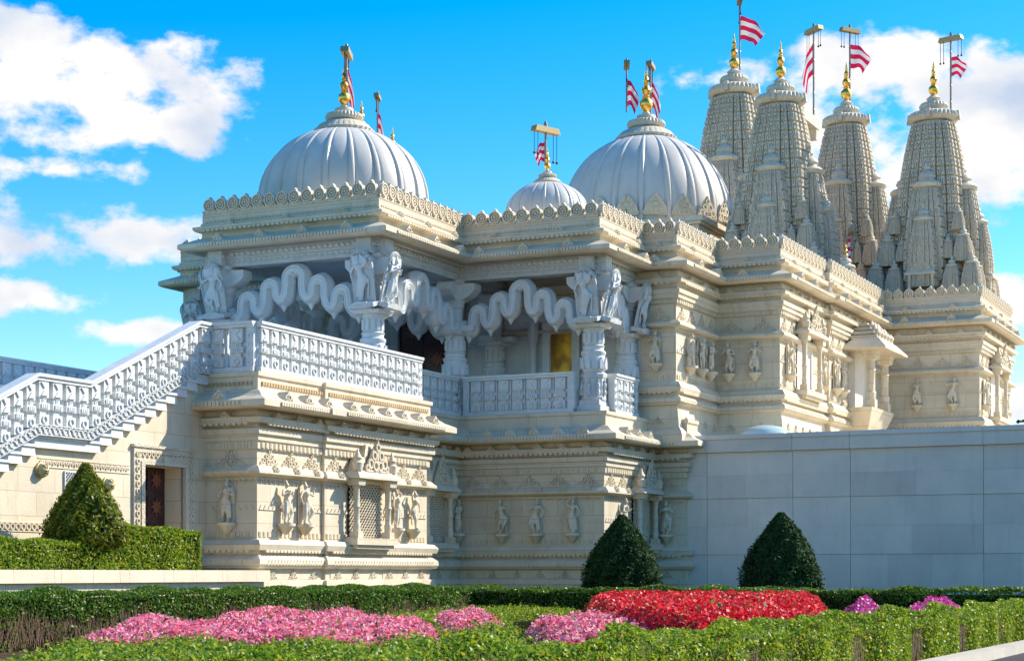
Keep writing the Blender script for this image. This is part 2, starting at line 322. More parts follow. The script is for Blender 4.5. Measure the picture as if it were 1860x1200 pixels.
# hidden far side of the podium
FP = [(6.68, 8.4), (0, 8.4)]
sweep(FP, [(0, 0), (0, 4.2), (.4, 4.23), (.4, 4.35), (.06, 4.58), (.06, 4.92), (-.3, 4.92)]).build('podium_wall', CREAM, T)
fl = [(0, 1.16), (0, 0), (6.68, 0), (6.68, 1.07), (10.43, 1.07), (10.43, -2.8), (13.5, -2.8), (13.5, 9.4), (10.43, 9.4), (10.43, 8.4), (0, 8.4)]
poly(fl, 4.88, 'porch_floor', MARBLE)
vis = [(LP[i], LP[i+1]) for i in range(9)]
def band(name, motif, segs, z, out, sp, mat, alt=False, margin=.05):
    mb = MB()
    for a, b in segs:
        if nrm(a, b)[1] > .3: along(mb, motif, a, b, z, out, sp, margin, alt)
    return mb.build(name, mat, T, stuff=True)
band('dentil_band', M_SCAL, vis, 3.95, .19, .13, CREAM)
band('scallop_band', M_LEAF, vis, 2.86, .0, .15, CREAM)
band('zigzag_band', M_TRI, vis, 2.35, .0, .145, CREAM)
band('pilaster_band', M_KEY, vis, 1.84, .0, .14, CREAM)
band('key_band', M_KEY, vis, 3.53, .05, .14, CREAM)
band('dentil_band', M_SCAL, vis, 1.54, .13, .12, CREAM)
band('rope_moulding', M_ROPE, vis, 1.3, .185, .11, CREAM)
band('base_band', M_KEY, vis, .80, .15, .13, CREAM)
band('relief_frieze', M_CREST, vis, 3.17, .0, .66, CREAM, margin=.02)
band('base_relief', M_CREST_S, vis, .96, .055, .62, CREAM)
band('base_knob', MB().lathe([(.12, -.08), (.15, 0), (.1, .08)], 8), vis, .56, .24, .62, CREAM)
band('eave_ornament', M_KUDU, vis, 4.37, .43, .62, CREAM)
band('ledge_ornament', M_KUDU_S, vis, 4.05, .2, .62, CREAM)
band('ledge_ornament', M_KUDU_S, vis, 3.04, .15, .62, CREAM)
band('eave_fret', M_DENT, vis, 4.29, .495, .085, CREAM)
band('fascia_fret', M_DENT, vis[:5], 4.70, .055, .09, stone('fret_stone', (.55, .40, .22), (.45, .31, .17)))
# block joints of the plinth course: blocks stand proud of the wall
mb = MB()
for a, b in vis:
    l = nrm(a, b)[1]; along(mb, MB().box(-.44, .44, -.02, .012, 0, .19), a, b, .975, .05, .92, .04) if l > 1 else None
mb.build('plinth_blocks', CREAM, T, stuff=True)

# upper walls
UP = [(13.27, -2.67), (13.27, -3.55), (16.27, -3.55), (16.27, -5.3), (20.43, -5.3), (20.43, -5.45), (26.6, -5.45), (26.6, -8.42), (31.8, -8.42), (31.8, -5.45), (44, -5.45)]
UPF = [(13.27, 1.5)]+UP+[mir(p) for p in UP[::-1]]+[(13.27, 5.1)]
upper = [(-.2, 4.31), (.25, 4.32), (.25, 4.5), (.2, 4.62), (.12, 4.72), (.10, 4.9), (.05, 5.25), (.14, 5.27), (.2, 5.34), (.19, 5.42), (.1, 5.5), (.06, 5.56), (.17, 5.59), (.2, 5.7), (.1, 5.84), (0, 5.86), (0, 7.18), (.1, 7.2), (.17, 7.24), (.17, 7.29), (.06, 7.38), (0, 7.39), (0, 7.78), (.05, 7.79), (.05, 7.9), (.1, 7.92), (.1, 8.02), (.14, 8.04), (.14, 8.14), (.06, 8.18), (.06, 8.24), (.2, 8.3), (.22, 8.4), (.1, 8.44), (.05, 8.63)]
sweep(UPF, upper).build('wall', CREAM, T)
uv_ = [(UP[i], UP[i+1]) for i in range(8)]
band('dentil_band', M_SCAL, uv_, 8.3, .19, .13, CREAM); band('key_band', M_KEY, uv_, 7.845, .05, .14, CREAM)
band('relief_frieze', M_CREST, uv_, 7.41, 0, .66, CREAM, margin=.02); band('scallop_band', M_LEAF, uv_, 7.1, 0, .15, CREAM)
band('zigzag_band', M_TRI, uv_, 6.62, 0, .145, CREAM); band('pilaster_band', M_KEY, uv_, 5.97, 0, .14, CREAM)
band('dentil_band', M_SCAL, uv_, 5.6, .14, .12, CREAM); band('rope_moulding', M_ROPE, uv_, 5.37, .185, .11, CREAM)
band('base_relief', M_CREST_S, uv_, 4.78, .1, .62, CREAM); band('ledge_ornament', M_KUDU_S, uv_, 8.4, .2, .8, CREAM)
# roof: soffit, eave, frieze, cornice, parapet
eave = [(-.3, 8.6), (.38, 8.62), (.45, 8.66), (.45, 8.76), (.42, 8.78), (.06, 8.94), (.04, 8.96), (.04, 9.06), (.16, 9.09), (.2, 9.14), (.2, 9.19), (.06, 9.23)]
sweep(ROOF, eave, True).build('eave', CREAM, T)
sweep(ROOF, [(.06, 9.23), (.06, 9.28), (.03, 9.29), (.03, 9.5), (-.12, 9.5), (-.12, 9.2)], True).build('parapet_base', CREAM, T)
rb = MB(); rb.add([(p[0], p[1], 9.22) for p in ROOF], [tuple(range(len(ROOF)))]); rb.build('roof_slab', CREAM, T)
rb = MB(); rb.add([(p[0], p[1], 8.605) for p in ROOF], [tuple(range(len(ROOF)))]); rb.build('porch_ceiling', MARBLE, T)
rs = [(mir(RP[3]), mir(RP[2])), (mir(RP[2]), mir(RP[1])), (mir(RP[0]), RP[0])]+[(RP[i], RP[i+1]) for i in range(11)]
band('eave_fret', M_DENT, rs, 8.71, .445, .085, CREAM); band('dentil_band', M_SCAL, rs, 9.12, .17, .125, CREAM)
band('eave_ornament', M_KUDU, rs, 8.78, .38, 1.15, CREAM); band('parapet_lattice', MB().prism([(-.03, 0), (0, -.03), (.03, 0), (0, .03)], -.01, .025), rs, 9.325, .03, .075, CREAM)
band('ledge_ornament', M_KUDU_S, rs, 9.19, .18, 1.3, CREAM)
# merlons
def merlon_mesh():
    m = MB(); r = .155; pts = [(-.165, 0), (.165, 0)]
    for i in range(9):
        a = R(-28+(118-0)/8*i); x = r*math.cos(a)*1.03; z = .16+r*math.sin(a)
        if i < 8: pts.append((x, z))
    pts.append((.035, .335)); pts.append((0, .385)); pts.append((-.035, .335))
    pts += [(-x, z) for x, z in pts[9:1:-1]]
    m.prism(pts, -.1, .0)
    m.ring(0, .165, .150, .030, 0, .055, 16); m.ring(0, .165, .090, .026, 0, .045, 12)
    k = MB().lathe([(.035, -.01), (.03, .05)], 8); m.merge(k, lambda p: (p[0], p[2], .165+p[1]))
    m.prism([(.1725-.03, .02), (.1725, -.02), (.1725+.03, .02), (.1725, .06)], 0, .03)
    return m.mesh('merlon', CREAM)
MER = merlon_mesh()
for a, b in rs:
    (nx, ny), l = nrm(a, b)
    if l < .3: continue
    par = link(bpy.data.objects.new('parapet', MB().box(-l/2+.01, l/2-.01, -.09, 0.012, -.02, .06).mesh('parapet', CREAM)), T, ((a[0]+b[0])/2+nx*.03, (a[1]+b[1])/2+ny*.03, 9.5), math.atan2(b[1]-a[1], b[0]-a[0])+PI)
    n = max(2, round(l/.345)); st = l/n
    for i in range(n): inst('merlon', MER, par, (-l/2+(i+.5)*st, 0, .03), 0, (st/.345, 1, 1))

# ------------------------------------------------------------------ statues
def figure(pose, name):
    hip = pose.get('hip', .03); lean = pose.get('lean', -.02)
    caps = []
    def c(a, b, r0, r1): caps.append((Vector(a), Vector(b), r0, r1))
    hl, hr = (hip-.055, 0, .47), (hip+.055, 0, .47)
    kl = pose.get('kl', (-.06, .03, .25)); kr = pose.get('kr', (.07, .03, .25)); fl_ = pose.get('fl', (-.06, .0, .02)); fr = pose.get('fr', (.08, .0, .02))
    c(hl, kl, .072, .05); c(kl, fl_, .048, .03); c(hr, kr, .072, .05); c(kr, fr, .048, .03)
    for q in (fl_, fr): c(q, (q[0]*1.15, q[1]+.06, .015), .028, .022)
    c((hip, 0, .48), (hip*.3+lean, 0, .60), .095, .068); c((hip*.3+lean, 0, .60), (lean, .01, .72), .068, .098)
    c((lean-.10, 0, .745), (lean+.10, 0, .745), .045, .045); c((lean, .03, .70), (lean, .03, .72), .085, .08)
    c((lean, 0, .76), (lean*1.4, .01, .82), .032, .032); hd = (lean*1.6, .015, .86)
    c(hd, (hd[0], .02, .875), .056, .056); c((hd[0], 0, .91), (hd[0], 0, .985), .05, .018); c((hd[0], .07, .855), (hd[0], .072, .865), .014, .01)
    for s, key in ((-1, 'al'), (1, 'ar')):
        e, h = pose[key]; sh_ = (lean+s*.125, 0, .74); c(sh_, e, .036, .03); c(e, h, .03, .022); c(h, (h[0], h[1]+.015, h[2]+.02), .028, .024)
    c((hip, .03, .40), (hip+.01, .045, .14), .055, .02); c((-.14+hip, -.01, .46), (-.12, 0, .12), .018, .028); c((.15+hip, -.01, .46), (.15, 0, .10), .018, .026)
    bm = bmesh.new()
    for a, b, r0, r1 in caps:
        n = max(2, int((b-a).length/(.4*min(r0, r1)))+1)
        for i in range(n):
            t = i/(n-1); bmesh.ops.create_icosphere(bm, subdivisions=1, radius=r0+(r1-r0)*t, matrix=Matrix.Translation(a.lerp(b, t)))
    me = bpy.data.meshes.new('tmp'); bm.to_mesh(me); bm.free(); o = bpy.data.objects.new('tmp', me); COL.objects.link(o)
    md = o.modifiers.new('r', 'REMESH'); md.mode = 'VOXEL'; md.voxel_size = .016; md.use_smooth_shade = True
    s2 = o.modifiers.new('s', 'SMOOTH'); s2.iterations = 2
    dg = bpy.context.evaluated_depsgraph_get(); r = bpy.data.meshes.new_from_object(o.evaluated_get(dg)); r.name = name
    bpy.data.objects.remove(o); return r
POSES = [dict(al=((-.22, .02, .60), (-.12, .12, .66)), ar=((.20, .02, .60), (.10, .12, .60))),
         dict(hip=-.03, lean=.03, al=((-.16, .03, .86), (-.03, .0, .97)), ar=((.24, .02, .60), (.20, .05, .44)), kl=(-.02, .05, .25), fl=(.03, .03, .02)),
         dict(hip=.04, lean=-.03, al=((-.26, .02, .62), (-.22, .06, .46)), ar=((.24, .04, .66), (.26, .06, .82)), kr=(.15, .1, .28), fr=(.02, .06, .10)),
         dict(hip=-.02, lean=.01, al=((-.22, .03, .63), (-.05, .13, .70)), ar=((.22, .03, .63), (.05, .13, .72)), kl=(-.12, .06, .26), fl=(-.03, .02, .02))]
FIG = [figure(p, 'statue') for p in POSES]
for me in FIG: me.materials.clear(); me.materials.append(CREAM)
FIGM = []
for me in FIG: q = me.copy(); q.materials.clear(); q.materials.append(MARBLE); FIGM.append(q)
PED = MB().lathe([(.03, -.26), (.09, -.2), (.17, -.08), (.22, -.06), (.22, 0)], 14, ribs=0).mesh('pedestal', CREAM)
STE = MB().prism([(-.15, 0), (.15, 0), (.16, .7), (.11, .86), (0, .93), (-.11, .86), (-.16, .7)], -.04, -.005).mesh('backing_slab', CREAM)
def statue(U, W, z, rz, i, h=.85, slab=True):
    """figure standing on a bracket against a wall whose outward direction is local -Y turned by rz"""
    o = inst('statue', FIG[i % 4], T, (U, W, z), rz+PI, (h*(1 if (i//4) % 2 == 0 else -1), h, h))
    inst('pedestal', PED, o, (0, -.02, 0))
    if slab: inst('backing_slab', STE, o, (0, -.09, 0))
B_ = 0; A_ = -PI/2     # outward -W, outward -U
k = 0
for U, W, z, rz in [(-.13, .62, 2.06, A_), (.83, -.13, 2.06, B_), (1.54, -.13, 2.06, B_), (5.10, -.2, 2.06, B_), (5.86, -.2, 2.06, B_), (10.2, .94, 2.06, B_), (7.6, .94, 2.06, B_),
                    (10.3, -.17, 2.04, A_), (10.3, -1.08, 2.04, A_), (10.3, -2.02, 2.04, A_), (11.45, -2.93, 2.06, B_), (13.37, -3.26, 2.06, A_),
                    (13.14, -3.04, 6.3, A_), (14.03, -3.68, 6.3, B_), (14.85, -3.68, 6.3, B_), (15.57, -3.68, 6.3, B_), (16.14, -3.95, 6.3, A_), (16.14, -4.65, 6.3, A_),
                    (16.85, -5.43, 6.3, B_), (20.05, -5.43, 6.3, B_), (20.9, -5.58, 6.3, B_), (21.55, -5.58, 6.3, B_), (26.47, -6.54, 6.25, A_), (26.47, -7.65, 6.25, A_), (27.1, -8.55, 6.25, B_), (30.6, -8.55, 6.25, B_)]:
    statue(U, W, z, rz, k*3+k//4, slab=(k % 3 != 1)); k += 1

# ------------------------------------------------------------------ windows with columns, canopy and crest
def balwin(U, W, z, rz, w=1.55, dark=True, h=1.4):
    o = link(bpy.data.objects.new('window', MB().box(-w/2-.08, w/2+.08, -.36, .0, -.12, .02).box(-w/2, w/2, -.30, 0, -.2, -.12).mesh('window', CREAM)), T, (U, W, z), rz)
    for s in (-1, 1):
        x = s*(w/2-.12)
        cm = MB().box(x-.1, x+.1, -.32, -.12, .02, .16).lathe([(.075, .16), (.085, .3), (.065, .34), (.065, .62), (.085, .66), (.065, .7), (.065, 1.0*h/1.4), (.09, 1.1*h/1.4)], 10, (x, -.22)).box(x-.13, x+.13, -.35, -.09, 1.1*h/1.4, 1.24*h/1.4, -.02, -.02)
        cm.build('window_column', CREAM, o)
    MB().box(-w/2+.1, w/2-.1, -.03, -.018, .05, 1.2*h/1.4).build('opening', DARK if dark else WALLM, o)
    if dark:
        lat = MB(); x0, x1, z0, z1 = -w/2+.1, w/2-.1, .05, 1.2*h/1.4
        n = int((x1-x0+z1-z0)/.11)
        for i in range(n):
            for sg in (1, -1):
                c = (i+.5)*.11
                xa, za = x0+c, z0; t = min(c, z1-z0)
                xb, zb = x0+c-t, z0+t
                if xa > x1: za = z0+(xa-x1); xa = x1
                if xb > x1 or za > z1 or zb <= za: continue
                if sg < 0: xa, xb = x0+x1-xa, x0+x1-xb
                lat.tube([(xa, -.06, za), (xb, -.06, zb)], .017, 4)
        lat.build('lattice', CREAM, o, stuff=True)
    ct = 1.24*h/1.4
    c = MB(); c.box(-w/2-.1, w/2+.1, -.42, 0, ct, ct+.05); c.box(-w/2-.1, w/2+.1, -.42, 0, ct+.05, ct+.16, .1, .1)
    c.box(-w/2+.08, w/2-.08, -.3, 0, ct+.16, ct+.45, .12, .06).box(-w/4, w/4, -.25, 0, ct+.45, ct+.72, .15, .05)
    for s in (-1, 1): c.lathe([(.10, ct+.16), (.12, ct+.32), (.08, ct+.36), (.1, ct+.42), (.05, ct+.5), (.015, ct+.6)], 10, (s*(w/2-.06), -.28))
    c.build('canopy', CREAM, o)
    cr = MB(); cr.merge(crest_motif(.95*w/1.55, .62), lambda p: (p[0], -.33-p[1], ct+.17+p[2])); cr.prism([(-.45, ct+.16), (.45, ct+.16), (.2, ct+.55), (0, ct+.8), (-.2, ct+.55)], -.33, -.29); cr.build('crest', CREAM, o)
    return o
balwin(3.88, -.07, 1.8, B_); balwin(9.0, 1.07, 1.8, B_, 1.4); balwin(12.7, -2.8, 1.8, B_, 1.3)
balwin(18.5, -5.3, 5.95, B_, 1.7, False, 1.7); balwin(29.0, -8.42, 5.95, B_, 1.7, False, 1.7)
# projecting balcony pavilion on the side wall
o = link(bpy.data.objects.new('balcony', MB().lathe([(.5, 4.9), (.9, 5.2), (1.25, 5.75), (1.3, 5.85)], 4, (0, 0), ph=PI/4, smooth=False).mesh('balcony', CREAM)), T, (23.3, -5.55, 0), 0, (1.45, .8, 1))
for x in (-.85, .85):
    o2 = MB().box(x-.16, x+.16, -.85, -.53, 5.85, 6.1).lathe([(.15, 6.1), (.17, 6.3), (.13, 6.34), (.13, 6.9), (.16, 6.94), (.13, 7.0), (.13, 7.2), (.18, 7.25)], 8, (x, -.69)).box(x-.2, x+.2, -.9, -.5, 7.25, 7.5, -.06, -.06)
    p = o2.build('balcony_column', CREAM, o); p.scale = (1/1.55, 1/.95, 1)
mb = MB(); mb.box(-1.5, 1.5, -1.35, .2, 7.5, 7.56).box(-1.5, 1.5, -1.35, .2, 7.56, 7.85, .35, .35)
for i in range(4): mb.box(-1.05+.18*i, 1.05-.18*i, -.95+.16*i, .25, 7.85+.14*i, 7.95+.14*i, .03, .03)
for i in range(3):
    for j in range(5-i): mb.lathe([(.12, 7.95+.14*i), (.13, 8.02+.14*i), (.05, 8.1+.14*i), (.01, 8.16+.14*i)], 8, (-.8+.18*i+j*.4, -.9+.16*i))
p = mb.build('balcony_roof', CREAM, o); p.scale = (1/1.55, 1/.95, 1)
MB().box(-.85, .85, -.12, .31, 5.85, 7.5).build('opening', WALLM, o).scale = (1/1.55, 1/.95, 1)

# ------------------------------------------------------------------ porch: back wall, doors, columns, arches
bw = MB(); bw.box(13.25, 13.5, -2.6, 9.3, 4.88, 8.6); bw.build('porch_back_wall', MARBLE, T)
def door(U, W, z, w, h, rz, rows, name='door'):
    o = link(bpy.data.objects.new(name, MB().box(-w/2, w/2, -.03, .03, 0, h).mesh(name, WOOD)), T, (U, W, z), rz)
    for s in (-1, 1):
        for r in range(rows):
            x0, x1 = (s*.05, s*(w/2-.07)); x0, x1 = min(x0, x1), max(x0, x1); hh = h/rows; z0 = r*hh+.07
            p = MB().box(x0, x1, -.055, -.03, z0, z0+hh-.12, .02, 0); p.build('door_panel', WOOD, o)
            star = MB(); cx, cz, rr = (x0+x1)/2, z0+hh/2-.06, min(x1-x0, hh)*.36
            star.prism([(cx+(rr if i % 2 == 0 else rr*.5)*math.cos(PI*i/8), cz+(rr if i % 2 == 0 else rr*.5)*math.sin(PI*i/8)) for i in range(16)], -.085, -.055); star.build('star_carving', WOOD2, o)
    return o
door(13.2, 3.45, 4.9, 1.55, 2.9, A_, 4)
fr = MB(); 
for s in (-1, 1): fr.box(13.05, 13.24, 3.45+s*.98-.2, 3.45+s*.98+.2, 4.9, 7.9)
fr.box(13.05, 13.24, 2.27, 4.63, 7.9, 8.3); fr.build('door_surround', MARBLEC, T)
nf = MB(); nf.box(13.1, 13.24, -1.0, -.80, 4.9, 7.25).box(13.1, 13.24, -.18, .02, 4.9, 7.25).box(13.1, 13.24, -1.0, .02, 7.25, 7.5)
nf.box(12.85, 13.24, -1.4, .42, 7.5, 7.58).box(12.9, 13.24, -1.3, .32, 7.58, 7.8, 0, .15)
for y in (-1.25, .27): nf.lathe([(.12, 4.9), (.12, 5.2), (.09, 5.25), (.09, 6.9), (.14, 7.1), (.16, 7.5)], 8, (13.08, y))
nf.build('niche_surround', MARBLE, T)
MB().box(13.2, 13.235, -.80, -.18, 4.95, 7.25).build('gilt_panel', GILT, T)

def column_parts():
    base = MB().box(-.31, .31, -.31, .31, 0, .2).box(-.27, .27, -.27, .27, .2, .34, .02, .02).lathe([(.30, .34), (.31, .4), (.29, .44), (.29, .84), (.32, .88), (.33, .95), (.29, 1.0)], 8, ph=PI/8, smooth=False)
    for i in range(8):
        a = i*PI/4; ca, sa = math.cos(a), math.sin(a)
        fig = MB().lathe([(.05, .45), (.06, .52), (.035, .58), (.055, .66), (.05, .72), (.02, .75), (.035, .79), (.01, .83)], 6, (.29, 0)); base.merge(fig, lambda p: (p[0]*ca-p[1]*sa, p[0]*sa+p[1]*ca, p[2]))
    shaft = MB().lathe([(.24, 1.0), (.28, 1.06), (.31, 1.2), (.31, 1.32), (.27, 1.4), (.3, 1.44), (.3, 1.5), (.25, 1.53), (.25, 1.6), (.28, 1.63), (.23, 1.67), (.23, 1.98), (.26, 2.02), (.25, 2.06)], 20)
    for i in range(12):
        a = i*PI/6; ca, sa = math.cos(a), math.sin(a); leaf = MB().prism([(-.055, 1.08), (.055, 1.08), (.05, 1.25), (0, 1.36), (-.05, 1.25)], .29, .335); shaft.merge(leaf, lambda p: (p[0]*ca-p[1]*sa, p[0]*sa+p[1]*ca, p[2]))
        b2 = MB().box(-.04, .04, .22, .262, 1.7, 1.94); shaft.merge(b2, lambda p: (p[0]*ca-p[1]*sa, p[0]*sa+p[1]*ca, p[2]))
    cap = MB().box(-.3, .3, -.3, .3, 2.06, 2.14, -.05, -.05)
    for rot in (0, 1):
        arm = MB().box(-.56, .56, -.17, .17, 2.14, 2.27, -.04, 0)
        cap.merge(arm, (lambda p: p) if rot == 0 else (lambda p: (p[1], p[0], p[2]+.003)))
    cap.lathe([(.22, 2.27), (.2, 2.33), (.2, 2.7), (.24, 2.75), (.22, 2.8), (.26, 2.88), (.3, 2.92)], 16)
    for rot in (0, 1):
        arm = MB().prism([(-.3, 2.92), (.3, 2.92), (.5, 3.02), (.62, 3.14), (.62, 3.3), (-.62, 3.3), (-.62, 3.14), (-.5, 3.02)], -.19, .19)
        cap.merge(arm, (lambda p: p) if rot == 0 else (lambda p: (p[1], p[0], p[2]+.003)))
    cap.box(-.3, .3, -.3, .3, 3.303, 3.40)
    return base.mesh('base', MARBLEC), shaft.mesh('shaft', MARBLE), cap.mesh('capital', MARBLE)
CB, CS, CC = column_parts()
SLAB = MB().prism([(-.27, 0), (.27, 0), (.29, .8), (.24, 1.02), (.12, 1.14), (0, 1.17), (-.12, 1.14), (-.24, 1.02), (-.29, .8)], -.05, .0)
for i in range(13):
    a = PI*i/12; SLAB.lathe([(.05, 0), (.05, .03)], 6); v = SLAB.v[-12:]; SLAB.v[-12:] = [(x+.22*math.cos(a), z+.0, y+.88+.2*math.sin(a)) for x, y, z in v]
SLAB.box(-.34, .34, -.1, .24, -.1, 0)
SLABM = SLAB.mesh('figure_bracket', MARBLEC)
cols = [(6.66, 1.3, (A_, B_)), (6.66, 5.3, (A_, PI)), (10.72, 1.3, ()), (10.72, 5.3, ()), (10.92, -2.32, (A_, B_)), (13.0, -2.32, (B_,)), (10.92, 8.92, (A_, PI)), (13.0, 8.92, ()), (12.95, 1.3, ()), (12.95, 5.3, ())]
for n, (U, W, br) in enumerate(cols):
    c = bpy.data.objects.new('column', CS); link(c, T, (U, W, 4.88)); inst('base', CB, c, (0, 0, 0)); inst('capital', CC, c, (0, 0, 0))
    for j, rz in enumerate(br):
        ox, oy = math.sin(rz)*.36, -math.cos(rz)*.36
        s = inst('figure_bracket', SLABM, c, (ox, oy, 2.30), rz+PI); s.rotation_euler = (-R(13), 0, rz+PI)
        f = inst('bracket_figure', FIGM[(n+j*2+1) % 4], c, (ox*1.12, oy*1.12, 2.32), 0, 1.05); f.rotation_euler = (-R(13), 0, rz+PI)
for a, b in [((6.66, 1.3), (6.66, 5.3)), ((6.66, 1.3), (13.2, 1.3)), ((6.66, 5.3), (13.2, 5.3)), ((10.80, -2.32), (10.80, 8.92)), ((10.9, -2.32), (13.2, -2.32)), ((10.9, 8.92), (13.2, 8.92))]:
    bm_ = MB(); d = .19+.002*random.random(); zz = .004*random.random()
    if a[0] == b[0]: bm_.box(a[0]-d, a[0]+d, a[1]-.45, b[1]+.45, 8.26+zz, 8.61); bm_.box(a[0]-d-.03, a[0]+d+.03, a[1]-.4, b[1]+.4, 8.44+zz, 8.5)
    else: bm_.box(a[0]-.45, b[0], a[1]-d, a[1]+d, 8.27+zz, 8.612); bm_.box(a[0]-.4, b[0], a[1]-d-.03, a[1]+d+.03, 8.45+zz, 8.51)
    bm_.build('beam', MARBLEC, T)
bs = [((6.465, 5.7), (6.465, .95)), ((6.3, 1.105), (10.5, 1.105)), ((10.605, 1.0), (10.605, -2.6)), ((10.6, -2.515), (13.0, -2.515)), ((10.605, 9.2), (10.605, 5.6))]
band('beam_carving', M_LEAF, bs, 8.37, 0, .15, MARBLE); band('beam_carving', M_TRI, bs, 8.555, 0, .15, MARBLE)
# scalloped serpentine arches between the columns
def arch_mesh(span, rise):
    h = span/2; ctrl = [(0, 1.0), (.07, .965), (.12, .86), (.12, .66), (.145, .45), (.20, .39), (.255, .46), (.265, .63), (.30, .73), (.36, .76), (.42, .71), (.445, .58), (.445, .42), (.475, .23), (.53, .17), (.585, .24), (.60, .41), (.64, .50), (.70, .525), (.76, .47), (.785, .33), (.79, .18), (.83, .07), (.885, .05), (.94, .12), (1.0, .22)]
    ctrl = [(-x, z) for x, z in ctrl[:0:-1]]+ctrl
    pts = [(x*h, 0, z*rise) for x, z in ctrl]; fine = []
    for i in range(len(pts)-1):
        p0, p1, p2, p3 = [Vector(pts[max(0, min(len(pts)-1, i+q))]) for q in (-1, 0, 1, 2)]
        for s in range(3):
            t = s/3; fine.append(.5*((2*p1)+(p2-p0)*t+(2*p0-5*p1+4*p2-p3)*t*t+(3*p1-p0-3*p2+p3)*t**3))
    fine.append(Vector(pts[-1]))
    m = MB().tube(fine, .165, 10, 1.0)
    for off in (-.075, .075): m.tube([p+Vector((0, off, 0)) for p in fine], .14, 8)
    nv = []
    for i, p in enumerate(fine):
        t = (fine[min(i+1, len(fine)-1)]-fine[max(i-1, 0)]).normalized(); nv.append(Vector((-t.z, 0, t.x)))
    for y in (-.195, .195):
        for off in (-.075, 0, .075): m.tube([p+q*off+Vector((0, y if off else y*1.03, 0)) for p, q in zip(fine, nv)], .018, 5)
    for sx in (-1, 1):
        for x, z in ((.20, .39), (.53, .17), (.885, .05), (.31, .64), (.415, .64), (.645, .40), (.755, .40)):
            m.lathe([(.01, z*rise-.27), (.05, z*rise-.2), (.085, z*rise-.15), (.09, z*rise-.12), (.05, z*rise-.08)], 8, (sx*x*h, 0))
        for x, z in ((.36, .70), (.70, .46)):
            for y0, y1 in ((-.20, -.17), (.17, .20)): m.ring(sx*x*h, z*rise, .075, .03, y0, y1, 10)
    for y0, y1 in ((-.20, -.17), (.17, .20)): m.ring(0, .93*rise, .08, .03, y0, y1, 10)
    for x in (-.06, .06): m.lathe([(.01, .86*rise-.26), (.05, .86*rise-.18), (.07, .86*rise-.1), (.04, .86*rise-.04)], 8, (x*h, 0))
    return m.mesh('arch', MARBLE)
ar = {}
def arch(a, b, z=6.98, rise=1.12):
    l = math.hypot(b[0]-a[0], b[1]-a[1])-.3
    key = round(l, 1)
    if key not in ar: ar[key] = arch_mesh(l, rise)
    inst('arch', ar[key], T, ((a[0]+b[0])/2, (a[1]+b[1])/2, z), math.atan2(b[1]-a[1], b[0]-a[0]))
for a, b in [((6.66, 1.3), (6.66, 5.3)), ((6.66, 1.3), (10.72, 1.3)), ((6.66, 5.3), (10.72, 5.3)), ((10.72, 1.3), (10.72, 5.3)), ((10.82, -2.32), (10.82, 1.3)), ((10.9, -2.32), (13.0, -2.32)), ((10.82, 5.3), (10.82, 8.92))]: arch(a, b)

# ------------------------------------------------------------------ balustrades and stair
def baluster_mesh():
    m = MB(); m.box(-.17, .17, -.015, .035, 0, .75)
    for w, z0, z1, d in ((.125, .01, .19, .095), (.07, .19, .27, .06), (.135, .27, .38, .10), (.075, .38, .47, .065), (.125, .47, .74, .09)): m.box(-w, w, -d, .0, z0, z1)
    m.ring(0, .1, .07, .022, -.12, -.095, 8); m.prism([(-.09, .50), (.09, .50), (0, .6)], -.115, -.09); m.prism([(-.09, .72), (.09, .72), (0, .62)], -.115, -.09)
    for x in (-.08, -.03, .02, .07): m.box(x-.012, x+.012, -.12, -.10, .29, .36)
    m.ring(0, .425, .035, .015, -.085, -.065, 6)
    m.merge(MB().add(m.v[8:], []), lambda p: p) if 0 else None
    k = MB(); k.add(m.v[8:], [tuple(i-8 for i in f) for f in m.f[6:]]); m.merge(k, lambda p: (p[0], .02-p[1], p[2]))
    return m.mesh('baluster', MARBLE)
BAL = baluster_mesh()
def balustrade(a, b, za, zb, sp=.36, posts=(1, 1), rail=True):
    """balustrade from a to b; outside on the right; floor height za..zb (raked when they differ)"""
    (nx, ny), l = nrm(a, b); rz = math.atan2(b[1]-a[1], b[0]-a[0]); sl_ = (zb-za)/l
    m = MB()
    m2 = MB()
    for x0, x1, y0, y1, z0, z1 in ((0, l, -.11, .11, .87, .93), (0, l, -.14, .14, .93, .985), (0, l, -.11, .11, 0, .12)):
        (m2 if z0 == 0 else m).add([(x0, y0, z0+sl_*x0), (x1, y0, z0+sl_*x1), (x1, y1, z0+sl_*x1), (x0, y1, z0+sl_*x0), (x0, y0, z1+sl_*x0), (x1, y0, z1+sl_*x1), (x1, y1, z1+sl_*x1), (x0, y1, z1+sl_*x0)], [(3, 2, 1, 0), (4, 5, 6, 7), (0, 1, 5, 4), (1, 2, 6, 5), (2, 3, 7, 6), (3, 0, 4, 7)])
    o = m.build('balustrade', MARBLE, T, (a[0], a[1], za), rz); m2.build('bottom_rail', MARBLE, o) if rail else None
    for e, x in enumerate((.08, l-.08)):
        if posts[e]:
            p = MB().box(x-.08, x+.08, -.085, .085, .0, .87)
            for q in range(4): p.ring(x, .2+.17*q, .055, .02, -.1, -.085, 8)
            p.build('newel_post', MARBLE, o, (0, 0, sl_*x+.001))
    x0 = .16*posts[0]; x1 = l-.16*posts[1]; n = max(1, round((x1-x0)/sp)); st = (x1-x0)/n
    for i in range(n):
        x = x0+(i+.5)*st; inst('baluster', BAL, o, (x, 0, sl_*x+.12), 0, (min(1.05, st/.36), 1, 1))
    return o
F = 4.9
balustrade((.06, 1.1), (.06, .06), F, F, posts=(0, 1)); balustrade((.06, .06), (6.55, .06), F, F, posts=(0, 1))
